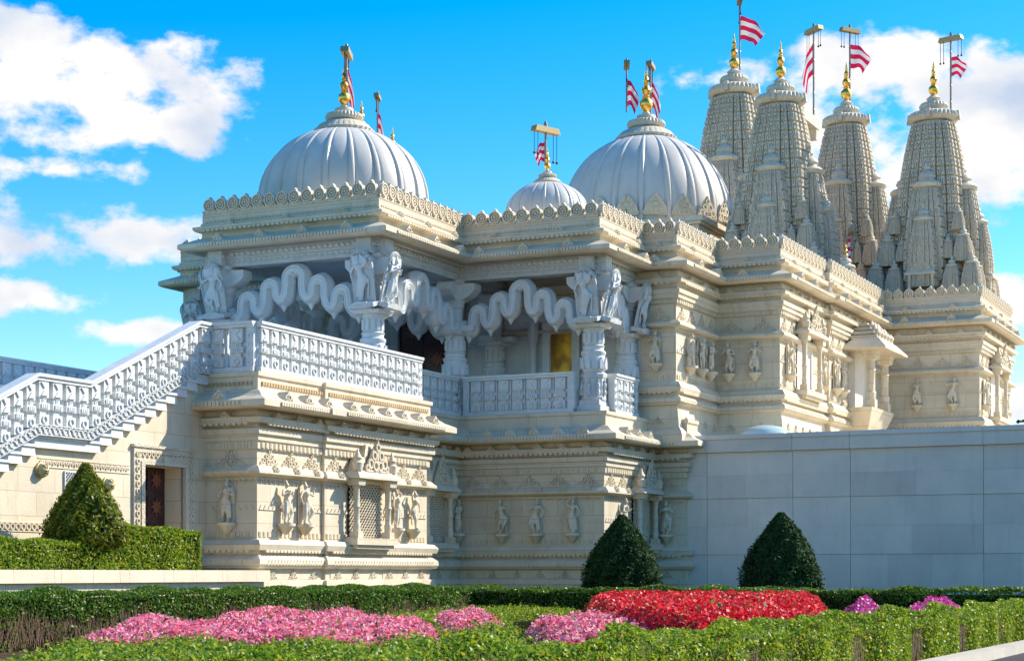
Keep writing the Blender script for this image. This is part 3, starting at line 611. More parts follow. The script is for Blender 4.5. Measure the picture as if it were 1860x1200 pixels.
balustrade((6.75, 1.15), (10.45, 1.15), F, F, posts=(0, 0)); balustrade((10.55, .95), (10.55, -2.0), F, F, posts=(1, 1)); balustrade((11.25, -2.65), (12.75, -2.65), F, F)
balustrade((6.5, 8.35), (-.44, 8.35), F, F)
# stair
SW0, SW1 = 1.16, 8.3
rise, run = .15, .322
flights = []; U = -.44; z = F; steps = []
def sline():
    pts = [(0, F), (-.44, F)]; u, zz = -.44, F
    n1 = 10
    for i in range(n1): steps.append((u-run, u, zz-rise)); u -= run; zz -= rise
    land = (u-1.38, u, zz); u -= 1.38
    u2, z2 = u, zz
    n2 = int(z2/rise)
    for i in range(n2): steps.append((u-run, u, zz-rise)); u -= run; zz -= rise
    return land, u2, z2, u, zz
land, u2, z2, uE, zE = sline()
for a, b, zt in steps:
    MB().box(a-.05, b+.02, SW0-.13, SW1+.1, zt-.045, zt).box(a-.02, b+.02, SW0-.10, SW1+.07, zt-rise-.05, zt-.045, .03, 0).build('step', MARBLE, T)
MB().box(land[0]-.05, land[1]+.02, SW0-.13, SW1+.1, land[2]-.045, land[2]+.002).box(land[0], land[1], SW0-.10, SW1+.07, land[2]-.20, land[2]-.045).build('landing', MARBLE, T)
MB().box(-.46, .02, SW0-.1, SW1+.1, F-.2, F-.015).build('landing', MARBLE, T)
prof = [(0, 0), (0, F-.16), (-.44, F-.16), (land[1], land[2]-.17), (land[0], land[2]-.17), (uE, 0)]
DO = (-2.0, -.757, 3.08)
fw = MB()   # flank wall with a door opening, as quads in the U-z plane, plus the far side
def ztop(u):
    for (a, za), (b, zb) in zip(prof[1:-1], prof[2:]):
        if b <= u <= a: return za+(zb-za)*(u-a)/(b-a) if a != b else za
    return 0
us = sorted({0, -.44, DO[1], DO[0], land[1], land[0], uE}, reverse=True)
for a, b in zip(us[:-1], us[1:]):
    z0 = DO[2] if (a <= DO[1] and b >= DO[0]) else 0
    for w in (SW0, SW1): fw.add([(a, w, z0), (b, w, z0), (b, w, ztop(b)), (a, w, ztop(a))], [(0, 1, 2, 3)])
    if not z0: fw.add([(a, SW0, ztop(a)), (b, SW0, ztop(b)), (b, SW1, ztop(b)), (a, SW1, ztop(a))], [(0, 1, 2, 3)])
for u in DO[:2]: fw.add([(u, SW0, 0), (u, SW0+.6, 0), (u, SW0+.6, DO[2]), (u, SW0, DO[2])], [(0, 1, 2, 3)])
fw.add([(DO[0], SW0, DO[2]), (DO[1], SW0, DO[2]), (DO[1], SW0+.6, DO[2]), (DO[0], SW0+.6, DO[2])], [(0, 1, 2, 3)])
fw.build('stair_flank_wall', CREAM, T)
door((DO[0]+DO[1])/2, SW0+.45, 1.08, DO[1]-DO[0], 2.0, B_, 4)
df = MB(); w0, w1 = SW0-.05, SW0+.04
df.box(DO[0]-.3, DO[0], w0, w1, 1.0, 3.39).box(DO[1], DO[1]+.3, w0, w1, 1.0, 3.39).box(DO[0], DO[1], w0, w1, DO[2], 3.39)
df.box(DO[0]-.34, DO[1]+.34, w0-.03, w1, 3.39, 3.44); df.box(DO[0]-.1, DO[0], w0-.02, w1, 1.0, 3.14).box(DO[1], DO[1]+.1, w0-.02, w1, 1.0, 3.14).box(DO[0], DO[1], w0-.02, w1, DO[2]-.0, 3.14).box(-1.45, -1.3, w0-.04, w1, 3.08, 3.24)
df.build('door_frame', CREAM2, T)
cr = MB()
for i in range(17): cr.ring(DO[0]-.2, 1.1+i*.135, .055, .02, SW0-.075, SW0-.05, 8); cr.ring(DO[1]+.2, 1.1+i*.135, .055, .02, SW0-.075, SW0-.05, 8)
for i in range(13): cr.ring(DO[0]-.15+i*.13, 3.27, .055, .02, SW0-.075, SW0-.05, 8)
cr.build('door_frame_carving', CREAM, T, stuff=True)
def flank(name, motif, u0, u1, z, sp): mb = MB(); along(mb, motif, (u0, SW0), (u1, SW0), z, 0, sp, .02); mb.box(u0, u1, SW0-.014, SW0, z-.085, z-.065); mb.box(u0, u1, SW0-.014, SW0, z+.06, z+.08); mb.build(name, CREAM, T, stuff=True)
M_SC = MB().ring(0, 0, .06, .02, -.01, .025, 10)
flank('flank_frieze', M_LEAF, -4.85, -2.38, 2.97, .14); flank('flank_frieze', M_LEAF, -.42, 0, 2.86, .14); flank('flank_frieze', M_SC, -9, -2.38, 1.87, .13); flank('flank_frieze', M_KEY, -.42, 0, 1.84, .13)
# raked stringer band with scrolls
sb = MB()
def rake(u0, z0, u1, z1, w=SW0-.17):
    h = .19
    sb.add([(u0, w, z0), (u1, w, z1), (u1, w, z1+h), (u0, w, z0+h), (u0, w+.17, z0), (u1, w+.17, z1), (u1, w+.17, z1+h), (u0, w+.17, z0+h)], [(0, 1, 2, 3), (7, 6, 5, 4), (0, 4, 5, 1), (3, 2, 6, 7), (0, 3, 7, 4), (1, 5, 6, 2)])
    n = int(math.hypot(u1-u0, z1-z0)/.125)
    for i in range(n):
        t = (i+.5)/n; sb.ring(u0+(u1-u0)*t, z0+(z1-z0)*t+h/2, .07, .022, w-.022, w+.01, 9, .6*(i % 2), .6*(i % 2)+5.0)
    for dz in (0.0, h-.018): sb.add([(u0, w-.02, z0+dz), (u1, w-.02, z1+dz), (u1, w-.02, z1+dz+.018), (u0, w-.02, z0+dz+.018), (u0, w, z0+dz), (u1, w, z1+dz), (u1, w, z1+dz+.018), (u0, w, z0+dz+.018)], [(0, 1, 2, 3), (0, 4, 5, 1), (3, 2, 6, 7)])
ts = [(0, F), (-.44, F), (land[1], land[2]), (land[0], land[2]), (uE, zE)]
for (a, za), (b, zb) in zip(ts[:-1], ts[1:]): rake(a, za+.0, b, zb+.0)
sb.build('stringer_band', MARBLEC, T)
for (a, za), (b, zb) in zip(ts[:-1], ts[1:]):
    balustrade((b, SW0-.06), (a, SW0-.06), zb+.05 if zb < F else F, za+.05 if za < F else F, .31, (0, 0), False)
    if zb < F-.1: balustrade((a, SW1+.06), (b, SW1+.06), za+.05, zb+.05, .31, (0, 0), True)
# wall lamps and grille on the stair wall
def lamp(U, z, lab):
    o = thing('wall_lamp', lab, 'lamp', TM @ Matrix.Translation((U, SW0, z)), 'round bulkhead lamps on the stair wall')
    b = MB().lathe([(.135, 0), (.135, .05), (.115, .06)], 20).lathe([(.11, .05), (.10, .10), (.07, .14), (.0, .155)], 16)
    b.v = [(x, -z_, y) for x, y, z_ in b.v]; k0 = b
    h = MB().lathe([(.135, 0), (.135, .05), (.115, .06)], 20); h.v = [(x, -z_, y) for x, y, z_ in h.v]; h.build('housing', BRONZE, o)
    gl = MB().lathe([(.11, .05), (.10, .10), (.07, .14), (.005, .155)], 16); gl.v = [(x, -z_, y) for x, y, z_ in gl.v]; gl.build('lens', LAMPG, o)
    cg = MB()
    for a in (0, PI/3, 2*PI/3):
        pts = [(.12*math.cos(t)*math.cos(a), -.05-.12*math.sin(t), .12*math.cos(t)*math.sin(a)) for t in [PI*i/10 for i in range(11)]]; cg.tube(pts, .008, 5)
    cg.build('cage', BRONZE, o)
lamp(-3.05, 2.66, 'round caged bulkhead lamp on the stair wall left of the small door'); lamp(-4.8, 2.83, 'round caged bulkhead lamp half hidden behind the golden clipped conifer')
o = thing('ventilation_grille', 'small white diamond lattice grille on the stair wall behind the conifer', 'grille', TM @ Matrix.Translation((-3.98, SW0, 2.68)))
MB().box(-.19, .19, -.02, 0, -.15, .15).build('opening', DARK, o); lt = MB()
for i in range(-6, 7):
    for sg in (-1, 1):
        x0 = i*.065; 
        p0, p1 = (x0-.15*sg, -.15), (x0+.15*sg, .15)
        pts = [(p0[0]+(p1[0]-p0[0])*t, p0[1]+(p1[1]-p0[1])*t) for t in [q/20 for q in range(21)]]; pts = [p for p in pts if abs(p[0]) <= .19]
        if len(pts) > 1: lt.tube([(pts[0][0], -.025, pts[0][1]), (pts[-1][0], -.025, pts[-1][1])], .009, 4)
lt.box(-.21, .21, -.035, 0, .15, .17).box(-.21, .21, -.035, 0, -.17, -.15).box(-.21, -.19, -.035, 0, -.15, .15).box(.19, .21, -.035, 0, -.15, .15); lt.build('lattice', MARBLE, o)

# ------------------------------------------------------------------ domes
FIN = MB().lathe([(.09, 0), (.06, .06), (.12, .12), (.165, .22), (.15, .32), (.07, .40), (.10, .43), (.06, .46), (.10, .52), (.12, .58), (.09, .66), (.05, .70), (.075, .73), (.045, .76), (.07, .81), (.06, .87), (.03, .92), (.045, .95), (.012, 1.12), (.0, 1.2)], 16).mesh('finial', GOLD)
def dome(U, W, zb, r, h, zt_ring, fs, crests=0, nrib=20):
    m = MB(); prof = []; n = 18; rt = r*.30
    for i in range(n+1):
        t = i/n; a = t*R(76); prof.append((r*(math.cos(a)**.9), zb+.35*h*0+h*math.sin(a)/math.sin(R(76))))
    prof = [(r*.985, zb-.45), (r, zb-.2)]+prof
    K = 16; seg = nrib*K; v = []
    for rr, z in prof:
        for i in range(seg):
            q = i % K; lobe = 1.030 if q == 0 else 1.024 if q in (1, K-1) else .994 if q in (2, K-2) else 1+.012*math.sin(PI*(q-2)/(K-4))**.5
            a = 2*PI*i/seg; v.append((rr*lobe*math.cos(a), rr*lobe*math.sin(a), z))
    f = [(j*seg+i, j*seg+(i+1) % seg, (j+1)*seg+(i+1) % seg, (j+1)*seg+i) for j in range(len(prof)-1) for i in range(seg)]
    m.add(v, f, True)
    o = m.build('dome', DOME, T, (U, W, 0)); zt = prof[-1][1]; s = r/2.04
    c = MB().lathe([(.72*s, zt-.03*s), (.74*s, zt+.03*s), (.68*s, zt+.06*s), (.6*s, zt+.16*s), (.44*s, zt+.24*s), (.34*s, zt+.27*s)], 96, ribs=32, amp=.022)
    c.lathe([(.30*s, zt+.24*s), (.42*s, zt+.28*s), (.46*s, zt+.36*s), (.42*s, zt+.44*s), (.28*s, zt+.48*s)], 128, ribs=32, amp=.03)
    c.lathe([(.20*s, zt+.46*s), (.24*s, zt+.52*s), (.22*s, zt+.58*s), (.1*s, zt+.6*s), (.09*s, zt+.66*s)], 24)
    c.build('dome_cap', SPIRE, o); inst('finial', FIN, o, (0, 0, zt+.62*s), 0, fs)
    if crests:
        cm = MB().prism([(-.4, 0), (.4, 0), (.36, .25), (.2, .5), (0, .72), (-.2, .5), (-.36, .25)], .02, .06); cm.merge(crest_motif(.8, .66), lambda p: (p[0], -p[1]+.02, p[2])); cme = cm.mesh('dome_crest', CREAM)
        for i in range(crests):
            a = 2*PI*(i+.5)/crests; inst('dome_crest', cme, o, (r*1.05*math.cos(a), r*1.05*math.sin(a), zb-.15), a+PI/2)
    return zt
dome(8.8, 3.33, 10.0, 2.02, 1.75, 0, .9)
dome(28.9, 3.3, 12.95, 2.9, 3.0, 0, 1.4, 20)
MB().box(28.9-2.95, 28.9+2.95, .35, 6.25, 9.2, 12.3).box(28.9-3.05, 28.9+3.05, .25, 6.35, 12.3, 12.4).box(28.9-3.15, 28.9+3.15, .15, 6.45, 12.4, 12.56).build('dome_base', CREAM, T)
dome(12.0, -.62, 9.95, 1.03, .82, 0, .5, nrib=18)
dome(12.0, 7.2, 9.95, 1.03, .82, 0, .5, nrib=18)

# ------------------------------------------------------------------ spires
SEC = []
for q in range(4):
    for x, y in ((1, -.27), (1, .27), (.87, .27), (.87, .31), (.93, .31), (.93, .56), (.79, .56), (.79, .60), (.86, .60), (.86, .86), (.60, .86), (.60, .79), (.56, .79), (.56, .93), (.31, .93), (.31, .87), (.27, .87)):
        c, s = math.cos(q*PI/2), math.sin(q*PI/2); SEC.append((x*c-y*s, x*s+y*c))
def spire_mesh(tiers, name, H, neck=.55, carve=True):
    """unit spire: half width 1, height H, with recessed courses and raised carving on every facet"""
    m = MB(); n = len(SEC); rings = []
    sc = lambda t: 1-(1-neck)*t**2.5
    for i in range(tiers):
        t0, t1 = i/tiers, (i+1)/tiers; g = .14*(t1-t0)
        rings += [(sc(t0)*.955, t0), (sc(t0+g)*.955, t0+g), (sc(t0+g), t0+g), (sc(t1), t1)]
    v = [(x*s, y*s, t*H) for s, t in rings for x, y in SEC]
    f = [(j*n+i, j*n+(i+1) % n, (j+1)*n+(i+1) % n, (j+1)*n+i) for j in range(len(rings)-1) for i in range(n)]
    f.append(tuple((len(rings)-1)*n+i for i in range(n))); m.add(v, f)
    if carve:
        for i in range(tiers):
            t0 = (i+.2)/tiers; t1 = (i+.96)/tiers; s0, s1 = sc(t0), sc(t1); z0, z1 = t0*H, t1*H
            for e in range(n):
                a, b = SEC[e], SEC[(e+1) % n]; l = math.hypot(b[0]-a[0], b[1]-a[1])
                if l < .2: continue
                (nx, ny), _ = nrm(a, b)
                if nx*(a[0]+b[0])+ny*(a[1]+b[1]) < 0: nx, ny = -nx, -ny
                cells = 4 if l > .4 else 2
                d = .045
                for ci in range(cells):
                    fa, fb = (ci+.12)/cells, (ci+.88)/cells
                    for (ga, gb, ha, hb) in (((0, .3, 0, 1), (.3, 1, .72, 1), (.55, 1, 0, .45)) if (ci+i) % 2 else ((.7, 1, 0, 1), (0, .7, 0, .28), (0, .45, .55, 1))):
                        q = []
                        for dd in (-.01, d):
                            for hh in (ha, hb):
                                for gg in (ga, gb):
                                    ff = fa+(fb-fa)*gg; s = s0+(s1-s0)*hh; z = z0+(z1-z0)*hh
                                    q.append(((a[0]+(b[0]-a[0])*ff)*s+nx*dd, (a[1]+(b[1]-a[1])*ff)*s+ny*dd, z))
                        m.add(q, [(4, 5, 7, 6), (0, 1, 5, 4), (2, 3, 7, 6), (0, 2, 6, 4), (1, 3, 7, 5)])
    return m.mesh(name, SPIRE)
BIG = spire_mesh(17, 'shikhara', 4.5); MID = spire_mesh(9, 'spirelet', 4.3); SML = spire_mesh(7, 'spirelet', 2.7, .6)
def cap_mesh(nm='spire_cap'):
    m = MB().lathe([(.50, -.02), (.50, .06), (.38, .08)], 24); m.lathe([(.40, .06), (.60, .09), (.70, .20), (.66, .31), (.48, .38), (.36, .40)], 144, ribs=36, amp=.03)
    m.lathe([(.30, .38), (.36, .44), (.39, .54), (.34, .62), (.2, .66)], 96, ribs=24, amp=.03); m.lathe([(.12, .64), (.17, .7), (.2, .76), (.12, .82), (.08, .86)], 16)
    for i in range(4):
        a = PI/2*i; m.box(.6, .74, -.06, .06, .10, .36, .03, .01) if i == 0 else m.merge(MB().box(.6, .74, -.06, .06, .10, .36, .03, .01), lambda p: (p[0]*math.cos(a)-p[1]*math.sin(a), p[0]*math.sin(a)+p[1]*math.cos(a), p[2]))
    return m.mesh(nm, SPIRE)
CAPM = cap_mesh()
SCAP = MB().lathe([(.5, -.02), (.66, .1), (.7, .22), (.6, .34), (.4, .38), (.34, .5), (.42, .62), (.34, .8), (.12, .92), (.2, 1.05), (.05, 1.3)], 24).mesh('spirelet_cap', SPIRE)
def kiosk():
    m = MB().box(-.62, .62, -.05, .42, -.08, 0).box(-.5, .5, 0, .4, -.3, -.08)
    for x in (-.5, .5): m.box(x-.09, x+.09, .2, .38, 0, .12).lathe([(.07, .12), (.07, .62), (.12, .72)], 8, (x, .29))
    m.box(-.66, .66, -.05, .46, .72, .78).box(-.66, .66, -.05, .46, .78, .9, .1, .08).prism([(-.5, .9), (.5, .9), (.34, 1.15), (0, 1.42), (-.34, 1.15)], .0, .3)
    m.merge(crest_motif(.9, .42), lambda p: (p[0], .3+p[1], .92+p[2])); return m.mesh('balcony', CREAM)
KIO = kiosk()
def shikhara(U, W, zb, s, zroof=9.2, fin=.8, rich=True):
    """spire of half width s standing on a stepped base"""
    o = inst('shikhara', BIG, T, (U, W, zb), 0, s); H = 4.5
    d = (zroof-zb)/s
    b = MB(); b.box(-1.62, 1.62, -1.62, 1.62, d, d*.55).box(-1.5, 1.5, -1.5, 1.5, d*.55, d*.45).box(-1.6, 1.6, -1.6, 1.6, d*.45, d*.38).box(-1.15, 1.15, -1.15, 1.15, d*.38, .02); b.build('spire_base', SPIRE, o)
    inst('spire_cap', CAPM, o, (0, 0, H), 0, 1.0); inst('finial', FIN, o, (0, 0, H+.80), 0, fin*1.25/s)
    def sub(x, y, z, sc, me=MID):
        q = inst('spirelet', me, o, (x, y, z), 0, sc); 
        # cap and body are one little spire: merged mesh keeps it one part
    for k_ in range(4):
        a = k_*PI/2; c, sn = math.cos(a), math.sin(a); P = lambda x, y: (x*c-y*sn, x*sn+y*c)
        for x, y, z, sc, me in ((.80, 0, .0, .60, MIDC), (1.22, 0, d*.2, .42, MIDC), (1.3, 1.3, d*.38, .27, SMLC), (1.32, .78, d*.38, .25, SMLC), (1.32, -.78, d*.38, .25, SMLC), (1.02, 1.02, d*.38+.85, .25, SMLC), (1.08, .62, d*.38+.95, .17, SMLC), (1.08, -.62, d*.38+.95, .17, SMLC), (.86, .86, d*.38+1.75, .17, SMLC)):
            p = P(x, y); sub(p[0], p[1], z, sc, me)
        p = P(1.42, 0); inst('balcony', KIO, o, (p[0], p[1], d*.34), a-PI/2, .62)
    return o
def joined(me, cap, nm, hz):
    bm = bmesh.new(); bm.from_mesh(me); n0 = len(bm.verts); bm.from_mesh(cap); bm.verts.ensure_lookup_table()
    for v in bm.verts[n0:]: v.co = Vector((v.co.x*1.0, v.co.y*1.0, v.co.z*.95+hz))
    q = bpy.data.meshes.new(nm); bm.to_mesh(q); bm.free(); q.materials.append(SPIRE); return q
MIDC = joined(MID, SCAP, 'spirelet', 4.3); SMLC = joined(SML, SCAP, 'spirelet', 2.7)
towers = [(38.4, 3.3, 13.2, 1.42, 1.0), (27.5, -1.9, 10.8, 1.18, .85), (33.0, -2.6, 11.4, 1.16, .95), (29.5, -6.4, 10.3, 1.16, .8), (29.5, 13.6, 10.4, 1.14, .8), (31, 15.8, 12.0, 1.14, .8)]
for U, W, zb, s, fn in towers: shikhara(U, W, zb, s, fin=fn)
# little roof spire with a pennant between the big spires
o = inst('roof_spirelet', SMLC, T, (25.6, -4.55, 9.22), 0, .44); inst('finial', FIN, o, (0, 0, 3.5), 0, 1.0)

# ------------------------------------------------------------------ flagpoles
def flagmesh(w, h, droop, seed):
    rr = random.Random(seed); nx, nz = 10, 8; v = []; uv = []
    for j in range(nz+1):
        for i in range(nx+1):
            a = i/nx; b = j/nz; ww = w*(1-.55*abs(b-.25)*a)
            v.append((ww*a, .10*w*math.sin(a*7+b*3+seed)*a, -h*b*(1-.25*a)-droop*h*a*a+.03*math.sin(a*9+seed))); uv.append((a, b))
    f = [(j*(nx+1)+i, j*(nx+1)+i+1, (j+1)*(nx+1)+i+1, (j+1)*(nx+1)+i) for j in range(nz) for i in range(nx)]
    me = bpy.data.meshes.new('flag'); me.from_pydata(v, [], f); me.materials.append(FLAG); l = me.uv_layers.new(name='UVMap')
    for lp in me.loops: l.data[lp.index].uv = uv[lp.vertex_index]
    me.polygons.foreach_set('use_smooth', [True]*len(f)); return me
def flagpole(U, W, z0, z1, zf, fw_, fh, rz, droop, seed, barrot=0.4, bracket=False):
    p = MB().lathe([(.035, z0), (.03, z1)], 8)
    for q in range(int((z1-z0)/.55)): p.lathe([(.03, z0+.3+q*.55), (.045, z0+.32+q*.55), (.03, z0+.36+q*.55)], 8)
    p.lathe([(.02, z1), (.05, z1+.22), (.02, z1+.3)], 6)
    o = p.build('flagpole', POLE, T, (U, W, 0))
    MB().box(-.42, .42, -.1, .1, z1+.0, z1+.14, .05, .0).build('crossbar', BRONZE, o, None, barrot)
    for x in (-.38, -.26, .26, .38):
        l = .5+.15*((x > 0)); ch = MB().tube([(x, 0, z1), (x, 0, z1-l)], .010, 4).lathe([(.03, z1-l-.07), (.035, z1-l-.03), (.01, z1-l)], 6, (x, 0)); ch.build('bell_chain', CHAIN, o, None, barrot)
    inst('flag', flagmesh(fw_, fh, droop, seed), o, (0, 0, zf), rz)
    if bracket: MB().box(-1.7, .15, -.16, .16, z0-.35, z0).box(-.1, .1, -.1, .1, z0-.7, z0-.35, -.04, -.04).build('pole_bracket', SPIRE, o, None, 0)
    return o
RT = -ANG   # local angle of the world's +X
flagpole(38.5, 3.1, 20.6, 23.4, 22.85, 1.0, .95, RT, .5, 1)
flagpole(29.6, -2.4, 16.2, 19.1, 18.7, .4, 1.05, RT+PI-.3, .9, 2, .9, True)
flagpole(33.1, -2.7, 17.5, 20.0, 19.6, .75, .85, RT, .45, 3, -.6)
flagpole(31.2, -6.6, 15.8, 18.7, 18.2, .55, .65, RT, .4, 4, 1.3, True)
flagpole(28.6, 3.9, 16.9, 18.45, 18.0, .45, .9, RT, .6, 5); flagpole(29.2, 3.25, 16.9, 18.5, 18.0, .4, .9, RT+.3, .8, 6, .2)
flagpole(8.83, 3.28, 12.4, 13.6, 13.3, .2, .75, RT, .9, 7)
flagpole(12.05, -.55, 11.2, 12.05, 11.85, .28, .5, RT+PI, .5, 9, -.4); flagpole(31, 15.1, 17.0, 19.2, 18.7, .3, 1.0, RT, 1.0, 10)
flagpole(26.1, -4.6, 9.3, 11.6, 11.5, .3, .7, RT+PI, .8, 11, .3)

# ------------------------------------------------------------------ garden wall on the right, terrace, skylight
GW = thing('garden_wall', 'tall plain limestone block wall in shade to the right of the temple', 'wall', TM @ Matrix.Translation((13.62, -3.7, 0)))
joints = [0, -.55, -2.74, -4.16, -7.3, -10.4, -13.6, -17]
for ci, (z0, z1, out) in enumerate(((0, 1.55, .0), (1.556, 2.93, .018), (2.936, 4.07, .036))):
    for a, b in zip(joints[:-1], joints[1:]):
        n = 2 if ci < 2 else 2; hh = (z1-z0)/n
        for q in range(n):
            cuts = [a]; 
            while cuts[-1]-b > 1.9: cuts.append(cuts[-1]-random.uniform(.8, 1.6))
            cuts.append(b)
            for e, (c0, c1) in enumerate(zip(cuts[:-1], cuts[1:])):
                g0 = .005 if e == 0 else .0012; g1 = .005 if e == len(cuts)-2 else .0012
                MB().box(-out+random.uniform(-.0025, .0025), .5, c1+g1, c0-g0, z0+q*hh, z0+(q+1)*hh-(.002 if q < n-1 else 0)).build('stone_block', WALLM, GW)
for a, b in zip(joints[:-1], joints[1:]):
    MB().box(-.13, .55, b+.004, a-.004, 4.074, 4.27).box(-.10, .55, b+.004, a-.004, 4.27, 4.39).box(-.14, .6, b+.004, a-.004, 4.39, 4.5, .02, .0).build('coping_stone', WALLM, GW)
MB().box(.1, .5, -17, .3, 0, 4.3).build('core', DARK, GW)
m = MB(); m.box(14.1, 60, -24, -3, 4.2, 4.3); structure(m.build('terrace', CREAM, None, C0, ANG))
sk = thing('skylight', 'pale round skylight dome just showing above the garden wall', 'skylight', TM @ Matrix.Translation((14.9, -5.35, 4.3)))
MB().lathe([(.75, 0), (.75, .2), (.7, .22)], 32).build('curb', MARBLE, sk); MB().lathe([(.68, .2), (.62, .34), (.45, .45), (.22, .51), (.01, .53)], 32).build('glazing', GLASS, sk)

# ------------------------------------------------------------------ planter wall and terrace by the stair
PW = thing('planter_wall', 'low cream stone wall with wide coping in front of the stair', 'wall', TM @ Matrix.Translation((-.7, -.62, 0)))
for i in range(9):
    a, b = -i*1.45, -(i+1)*1.45; MB().box(b+.004, a-.004, 0, .3, 0, .94).build('wall_block', CREAM, PW); MB().box(b+.003, a-.003 + (.08 if i == 0 else 0), -.09, .36, .944, 1.15, .0, .008).build('coping_stone', CREAM, PW)
m = MB(); m.box(-13.5, -.05, -.33, 1.14, .0, 1.06); structure(m.build('stair_terrace', CREAM, None, C0, ANG))

# ------------------------------------------------------------------ planting
def npmesh(name, V, F4, mat):
    me = bpy.data.meshes.new(name); me.vertices.add(len(V)); me.vertices.foreach_set('co', V.astype(np.float32).ravel())
    k_ = F4.shape[1]; me.loops.add(F4.size); me.loops.foreach_set('vertex_index', F4.astype(np.int32).ravel()); me.polygons.add(len(F4))
    me.polygons.foreach_set('loop_start', np.arange(0, F4.size, k_, dtype=np.int32)); me.materials.append(mat); me.update(calc_edges=True); return me
def unit(v): return v/np.maximum(np.linalg.norm(v, axis=1, keepdims=True), 1e-9)
def leaves(name, P, Nn, size, mat, spread=.8, aspect=1.7, parent=None, M=None, out=.03):
    n = len(P); d = unit(Nn+spread*rng.normal(size=(n, 3))); r = rng.normal(size=(n, 3)); t = unit(np.cross(d, r)); b = np.cross(d, t)
    s = size*rng.uniform(.6, 1.25, (n, 1)); P = P+Nn*rng.uniform(-out, out, (n, 1))
    V = np.stack([P-t*s*aspect*.5, P+b*s*.42+d*s*.1, P+t*s*aspect*.5, P-b*s*.42+d*s*.1], 1).reshape(-1, 3)
    o = bpy.data.objects.new(name, npmesh(name, V, np.arange(4*n).reshape(n, 4), mat)); o['kind'] = 'stuff'; return link(o, parent)
def wob(x, y, s=1.0): return .035*np.sin(x*2.3*s+y*1.1)+.025*np.sin(x*5.1*s-y*3.7+1)+.02*np.sin(y*6.3*s+2)
def hedge(label, x0, x1, y0, y1, z0, z1, mat, dens=1500, size=.04, bare=None, faces='xXyYt', group='clipped box hedges', cat='hedge', camcull=None):
    """clipped hedge in temple coordinates; bare = (face, height) leaves twigs showing low on that face"""
    o = thing('hedge', label, cat, TM @ Matrix.Translation(((x0+x1)/2, (y0+y1)/2, z0)), group)
    hx, hy, h = (x1-x0)/2, (y1-y0)/2, z1-z0; Ps = []; Ns = []
    def add(n, f, nv): 
        if n > 0: p = f(n); Ps.append(p); Ns.append(np.tile(nv, (n, 1)))
    U_ = rng.uniform
    if 't' in faces: add(int(4*hx*hy*dens*1.15), lambda n: np.stack([U_(-hx, hx, n), U_(-hy, hy, n), np.full(n, h)], 1), (0, 0, 1.))
    for ch, ax, s in (('x', 0, -1), ('X', 0, 1), ('y', 1, -1), ('Y', 1, 1)):
        if ch in faces:
            L_ = hy if ax == 0 else hx; nv = [0, 0, 0.]; nv[ax] = s
            def f(n, ax=ax, s=s, L_=L_):
                q = U_(-L_, L_, n); z = U_(0, h, n); e = np.full(n, s*(hx if ax == 0 else hy)); return np.stack([e, q, z] if ax == 0 else [q, e, z], 1)
            add(int(2*L_*h*dens), f, nv)
    P = np.concatenate(Ps); Nn = np.concatenate(Ns)
    w = wob(P[:, 0]+x0, P[:, 1]+y0)[:, None]*(1.0 if z1 > .61 else 1.5); P = P+Nn*w
    # rounded edges
    top = np.clip((P[:, 2]-(h-.10))/.10, 0, 1)[:, None]; side = Nn[:, 2:3] < .5; P[:, :2] -= np.where(side, Nn[:, :2]*.06*top**2, 0)
    if bare:
        ax, s, hb = bare; msk = (Nn[:, ax]*s > .5); pr = np.clip((P[:, 2]-hb*(.75+.3*np.sin(P[:, ax-1]*3.1)*np.sin(P[:, ax-1]*1.3+1)+.25*np.sin(P[:, ax-1]*7.7+2)*np.sin(P[:, ax-1]*.9)))/.12+.5, .12, 1)
        keep = ~msk | (rng.uniform(size=len(P)) < pr); P = P[keep]; Nn = Nn[keep]
        n = int(2*(hx if ax == 1 else hy)*260); q = U_(-(hx if ax == 1 else hy), (hx if ax == 1 else hy), n); z = U_(0, .25, n); e = np.full(n, s*((hy if ax == 1 else hx)-.05))+U_(-.03, .05, n)
        a = np.stack([q, e, z] if ax == 1 else [e, q, z], 1); dv = np.stack([U_(-.18, .18, n), U_(-.03, .03, n), U_(.2, .42, n)], 1); t = .006
        V = np.stack([a-[t, 0, 0], a+[t, 0, 0], a+dv+[t*.5, 0, 0], a+dv-[t*.5, 0, 0]], 1).reshape(-1, 3)
        tw = bpy.data.objects.new('twigs', npmesh('twigs', V, np.arange(4*n).reshape(n, 4), TWIG)); tw['kind'] = 'stuff'; link(tw, o)
    leaves('foliage', P, Nn, size, mat, .9, 1.6, o)
    ins = .07 if z1 > .61 else .17
    MB().box(-hx+ins, hx-ins, -hy+ins, hy-ins, 0, h-ins).build('core', HCORE, o)
    return o
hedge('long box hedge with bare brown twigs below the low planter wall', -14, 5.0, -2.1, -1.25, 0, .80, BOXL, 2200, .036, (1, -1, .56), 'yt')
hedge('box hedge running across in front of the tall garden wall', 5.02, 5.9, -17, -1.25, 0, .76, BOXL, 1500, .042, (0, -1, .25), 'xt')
hedge('broad bright box hedge along the kerb in the foreground', -27, 3.5, -14.42, -13.75, 0, .58, BOXY, 5000, .027, (1, -1, .07), 'yYt')
